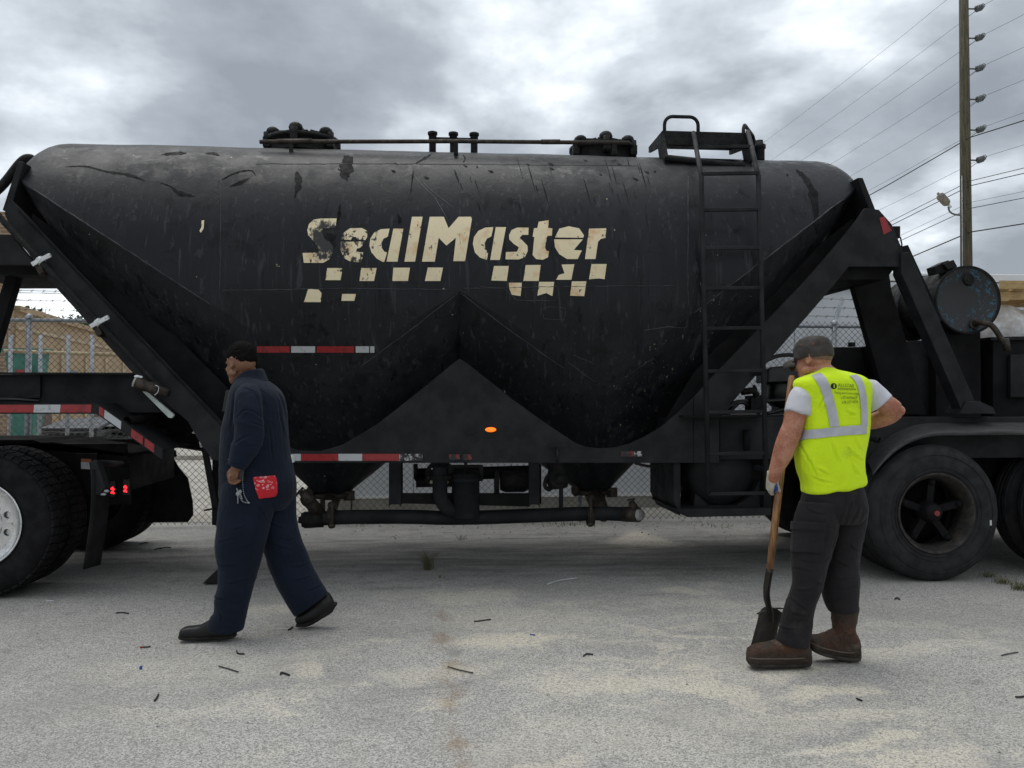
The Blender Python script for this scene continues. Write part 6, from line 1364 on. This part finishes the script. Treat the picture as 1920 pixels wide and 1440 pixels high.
seam(PB, [(1590, 930), (1575, 985), (1560, 1030)], .0025, PANTS, po); seam(PB, [(1508, 935), (1516, 960)], .003, PANTS, po)
for lst, d, shaft in (([(1402, 1224, 1241), (1406, 1215, 1246), (1420, 1208, 1248), (1440, 1204, 1248), (1460, 1198, 1248), (1480, 1194, 1248), (1500, 1196, 1247), (1513, 1202, 1246), (1519, 1215, 1243)], -.04, [(1170, 1468, 1518, -.04, .055), (1200, 1466, 1517, -.04, .056), (1225, 1465, 1517, -.04, .052)]),
                      ([(1516, 1195, 1209), (1521, 1190, 1218), (1538, 1189, 1226), (1556, 1182, 1231), (1575, 1176, 1235), (1594, 1178, 1237), (1606, 1190, 1236), (1611, 1205, 1232)], .04, [(1132, 1564, 1607, .04, .058), (1142, 1561, 1609, .04, .062), (1160, 1560, 1606, .04, .06), (1178, 1562, 1603, .04, .056), (1198, 1559, 1606, .04, .055), (1215, 1560, 1607, .04, .05)])):
    s_ = MB(); foot(s_, Y2, d, lst, .05); slices(s_, Y2, shaft)
    bt = finish(s_, 'boot', BOOT, p2, .0055, 2, lambda p_: .0032 * ridge(p_, (12, 12, 30), 4) + .0016 * noise.noise(p_ * 45))
    s_ = MB(); foot(s_, Y2, d, [(lst[0][0] - 1, lst[0][2] - 10, lst[0][2])] + [(u, c - 9, c + 1) for u, a, c in lst[1:-1]] + [(lst[-1][0] + 1, lst[-1][2] - 9, lst[-1][2])], .052); finish(s_, 'sole', BSOLE, bt, .0045, 1)
    BB = bvh_of(bt); wl = [(u, c - 12.5) for u, a, c in lst[1:-1]]; seam(BB, wl, .003, mat('dusty_welt', (.16, .13, .10), None, .9), bt, 'welt')
    m0 = lst[3][0]; seam(BB, [(m0 + 8, lst[3][1] + 2), (m0 + 22, lst[3][1] + 16), (m0 + 18, lst[3][2] - 14)], .0022, BOOT, bt, 'vamp_seam'); seam(BB, [(lst[-3][0], lst[-3][1] + 4), (lst[-3][0] + 3, lst[-3][2] - 14)], .0022, BOOT, bt, 'heel_seam')
# gloved hand round the shovel handle
HY = Y2 + .035
def hx(v): return 1485 + (1443 - 1485) * (v - 706) / (1070 - 706)
gm = MB()
limb(gm, HY, [(1451, 884, -.02, 13, .034), (1450, 893, -.015, 12.5, .032), (1448, 906, -.01, 12, .03), (1447, 918, 0, 11, .03)])
gm.ell(P(1448, 912, HY + .0), (.030, .028, .045), None, 16, 12)
for i, v in enumerate((903, 911, 919, 927)):
    h = P(hx(v), v, HY); o_ = RT * .027
    finger(gm, [P(1444 + i * .6, v - 3, HY - .012), h - RT * .030 + FH * .014, h + FH * .030 - RT * .004, h + RT * .020 + FH * .022], .0108 - .0006 * i)
h = P(hx(905), 905, HY); finger(gm, [P(1450, 897, HY - .02), P(1455, 905, HY - .03), P(1459, 914, HY - .03), P(1462, 921, HY - .024)], .0115)
gl_ = finish(gm, 'glove', GLOVE, p2, .005, 2, lambda p_: .001 * noise.noise(p_ * 60))
GB = bvh_of(gl_)
drape([[(1452, 912), (1456, 905), (1459, 915), (1457, 926), (1453, 929), (1450, 922)]], GB, .002, 'palm_coating', BLUE, gl_, 3)

# ---------------------------------------------------------------- shovel
sv = thing('shovel', 'long wooden-handled shovel with dark square blade standing beside the boot', 'shovel', G(1425, 1228))
def hq(v, Y): return P(hx(v), v, Y)
O('handle', MB().tube([hq(704, HY + .02), hq(708, HY + .02), hq(800, HY + .014), hq(920, HY), hq(1010, HY + .02), hq(1071, HY + .035)], [.012, .0185, .0195, .020, .020, .0185], 14), WOOD, sv)
STEEL = mat('dark_worn_shovel_steel', (.030, .026, .023), (.014, .013, .012), .42, metal=.4, vs=14, bump=.3, bs=50)
bs_ = O('socket', MB().tube(spline([hq(1066, HY + .034), P(1438, 1100, HY + .05), P(1438, 1122, HY + .07), P(1444, 1148, HY + .10), P(1446, 1165, HY + .11)], 5), [.0195] * 6 + [.018] * 6 + [.016] * 5 + [.012] * 4, 12), STEEL, sv)
TL, TRc = P(1422, 1152, Y2 + .12), P(1466, 1141, Y2 + .24); BL = G(1401, 1229); BR_ = BL + (TRc - TL) * 1.05; BR_.z = .003; BL.z = .003
rows_ = []; nrm = (TRc - TL).cross(BL - TL).normalized()
if nrm.dot(FW) < 0: nrm = -nrm
for i in range(15):
    t = i / 14; row = []
    for j in range(13):
        s_ = j / 12; p_ = (TL.lerp(TRc, s_)).lerp(BL.lerp(BR_, s_), t); a = (s_ - .5) * 2
        p_ = p_ + nrm * (.030 * (1 - a * a) * (1 - .45 * t) - .008 * t) + Vector((0, 0, -.022 * abs(a) ** 3 * (1 - t) + .012 * (1 - abs(a)) * (1 - t))); row.append(p_)
    rows_.append(row)
bo = O('blade', MB().add([p_ for r_ in rows_ for p_ in r_], [(i*13+j, i*13+j+1, (i+1)*13+j+1, (i+1)*13+j) for i in range(14) for j in range(12)], True), STEEL, sv)
s_ = bo.modifiers.new('sol', 'SOLIDIFY'); s_.thickness = .004; s_.offset = 0
O('foot_step', MB().bar(TL + Vector((0, 0, .002)), TL.lerp(TRc, .34) + nrm * .012 + Vector((0, 0, .004)), .022, .005).bar(TL.lerp(TRc, .68) + nrm * .012 + Vector((0, 0, .004)), TRc + Vector((0, 0, .002)), .022, .005), STEEL, bo)
# ================================================================== litter and weeds on the asphalt
BLK = mat('black_rubber_scrap', (.012, .012, .012), None, .7)
SC = [((217,1151),(230,1150),(241,1152)), ((268,1215),(276,1215),(282,1214)), ((444,1222),(446,1227),(458,1228)), ((410,1251),(428,1256),(447,1262)), ((526,1267),(528,1263),(543,1268)), ((290,1316),(295,1309),(297,1304)),
      ((543,1182),(549,1177),(541,1183)), ((889,1167),(905,1165),(920,1163)), ((840,1252),(860,1258),(887,1264)), ((1094,1232),(1100,1228),(1112,1229)), ((1678,1125),(1682,1122),(1687,1126)), ((1878,1231),(1895,1227),(1909,1225)), ((1606,1312),(1611,1314),(1616,1316)), ((1904,1309),(1912,1309),(1922,1308)), ((262,1021),(270,1019),(277,1018)), ((300,1030),(312,1027),(320,1028)), ((290,1032),(296,1029),(302,1028))]
LB = ['short curved black rubber strip left of the front shoe', 'tiny black scrap with a red end below the front shoe', 'hooked black rubber strip below the heel of the front shoe', 'thin black strip with a curl in the left foreground', 'bent black strip below the walking man, right of the curled one', 'small tick-shaped black scrap, nearest strip in the left foreground',
      'v-shaped black scrap beside the lifted rear shoe', 'straight black strip on the asphalt right of the walking man', 'long thin black strip in the middle foreground', 'small black strip on sand left of the shovel', 'tiny black scrap right of the worker in front of the tyre', 'thin dark twig at the right edge below the tyre', 'tiny black crumb below the right boot of the worker', 'dark strip cut by the right edge of the picture', 'small black strip under the far mudflap', 'longest black strip in the shade behind the near mudflap', 'black strip left of the longest one behind the near mudflap']
for i, (pt_, lab) in enumerate(zip(SC, LB)):
    pts = [G(u, v) + Vector((0, 0, .006)) for u, v in pt_]; r_ = .0045 if i not in (3, 8, 11) else .0035
    tag(O('rubber_strip', MB().tube(spline(pts, 4), r_, 6), BLK), lab, 'scrap', 'black scraps scattered on the asphalt')
tag(O('red_scrap', MB().tube([G(262, 1216) + Vector((0, 0, .006)), G(269, 1215) + Vector((0, 0, .006))], .005, 6), RED), 'small red plastic bit at the end of a black scrap', 'scrap')
tag(O('blue_scrap', MB().ell(G(264, 1255) + Vector((0, 0, .008)), (.008, .008, .012)), BLUE), 'tiny blue plastic bit in the left foreground', 'scrap')
tag(O('blue_scrap', MB().tube([G(994, 1191) + Vector((0, 0, .005)), G(1003, 1192) + Vector((0, 0, .005))], .004, 6), BLUE), 'tiny blue bit on the sand in the middle', 'scrap')
tag(O('white_scrap', MB().tube([G(86, 1129) + Vector((0, 0, .006)), G(101, 1128) + Vector((0, 0, .006))], .006, 6), CLAMPW), 'short white strip beside the left tyre', 'scrap')
tag(O('white_straw', MB().tube(spline([G(1026, 1097) + Vector((0, 0, .006)), G(1050, 1090) + Vector((0, 0, .008)), G(1083, 1085) + Vector((0, 0, .006))], 4), .005, 6), CLAMPW), 'long thin pale straw lying in the middle distance', 'scrap')
rnd = random.Random(11)
# crumbs and pebbles along the fence foot and over the lot
pe_ = MB()
for i in range(420):
    if i < 260: c = G(rnd.uniform(560, 1450), rnd.gauss(984, 5) if rnd.random() < .6 else rnd.uniform(975, 1010)); s_ = rnd.uniform(.004, .012)
    else: c = G(rnd.uniform(0, 1920), rnd.uniform(1060, 1430)); s_ = rnd.uniform(.002, .006)
    pe_.ell(c + Vector((0, 0, s_ * .4)), (s_, s_ * rnd.uniform(.6, 1), s_ * .6), Matrix.Rotation(rnd.uniform(0, 3), 3, 'Z'), 6, 4)
g_ = stuff(O('pebbles', pe_, mat('pebble_mix', (.38, .36, .32), (.20, .19, .17), .85, vs=3))); g_['label'] = 'loose pebbles and crumbs scattered on the asphalt'; g_['category'] = 'pebbles'
def weed(c, n, h, lab, spread=.05):
    m_ = MB()
    for i in range(n):
        a = rnd.uniform(0, 6.28); r_ = abs(rnd.gauss(0, spread)); b0 = Vector(c) + Vector((rnd.gauss(0, spread), rnd.gauss(0, spread), 0)); L_ = h * rnd.uniform(.4, 1); d_ = Vector((math.cos(a), math.sin(a), 0)); w_ = d_.orthogonal().normalized() * .003
        m_.add([b0 - w_, b0 + w_, b0 + d_ * L_ * .25 + Vector((0, 0, L_ * .7)) + w_ * .7, b0 + d_ * L_ * .25 + Vector((0, 0, L_ * .7)) - w_ * .7, b0 + d_ * L_ * .7 + Vector((0, 0, L_ * .95))], [(0, 1, 2, 3), (3, 2, 4)])
    tag(O('weed', m_, GRASS), lab, 'weed', 'small weeds in the asphalt')
weed(G(803, 1068), 90, .17, 'tallest green weed growing from the crack below the strainer', .02)
weed(G(824, 1083), 14, .03, 'tiny sprout just below the tallest weed', .02)
weed(G(865, 1012), 18, .06, 'small weed above the tallest weed, under the discharge pipe', .03)
weed(G(1052, 984), 60, .06, 'flat weed at the fence foot below the gate valve', .12); weed(G(676, 984), 50, .07, 'weed clump at the fence foot left of the hanger posts', .12); weed(G(895, 983), 40, .06, 'weed clump at the fence foot under the strainer', .12)
weed(G(1855, 1082), 60, .05, 'grass tuft just right of the tyre contact patch', .03); weed(G(1882, 1094), 70, .06, 'grass tuft midway between the tyre and the right edge', .03); weed(G(1912, 1106), 90, .07, 'grass tuft cut by the right edge of the picture', .035)
weed(G(1340, 988), 40, .05, 'dry weed at the fence foot under the ladder', .15)
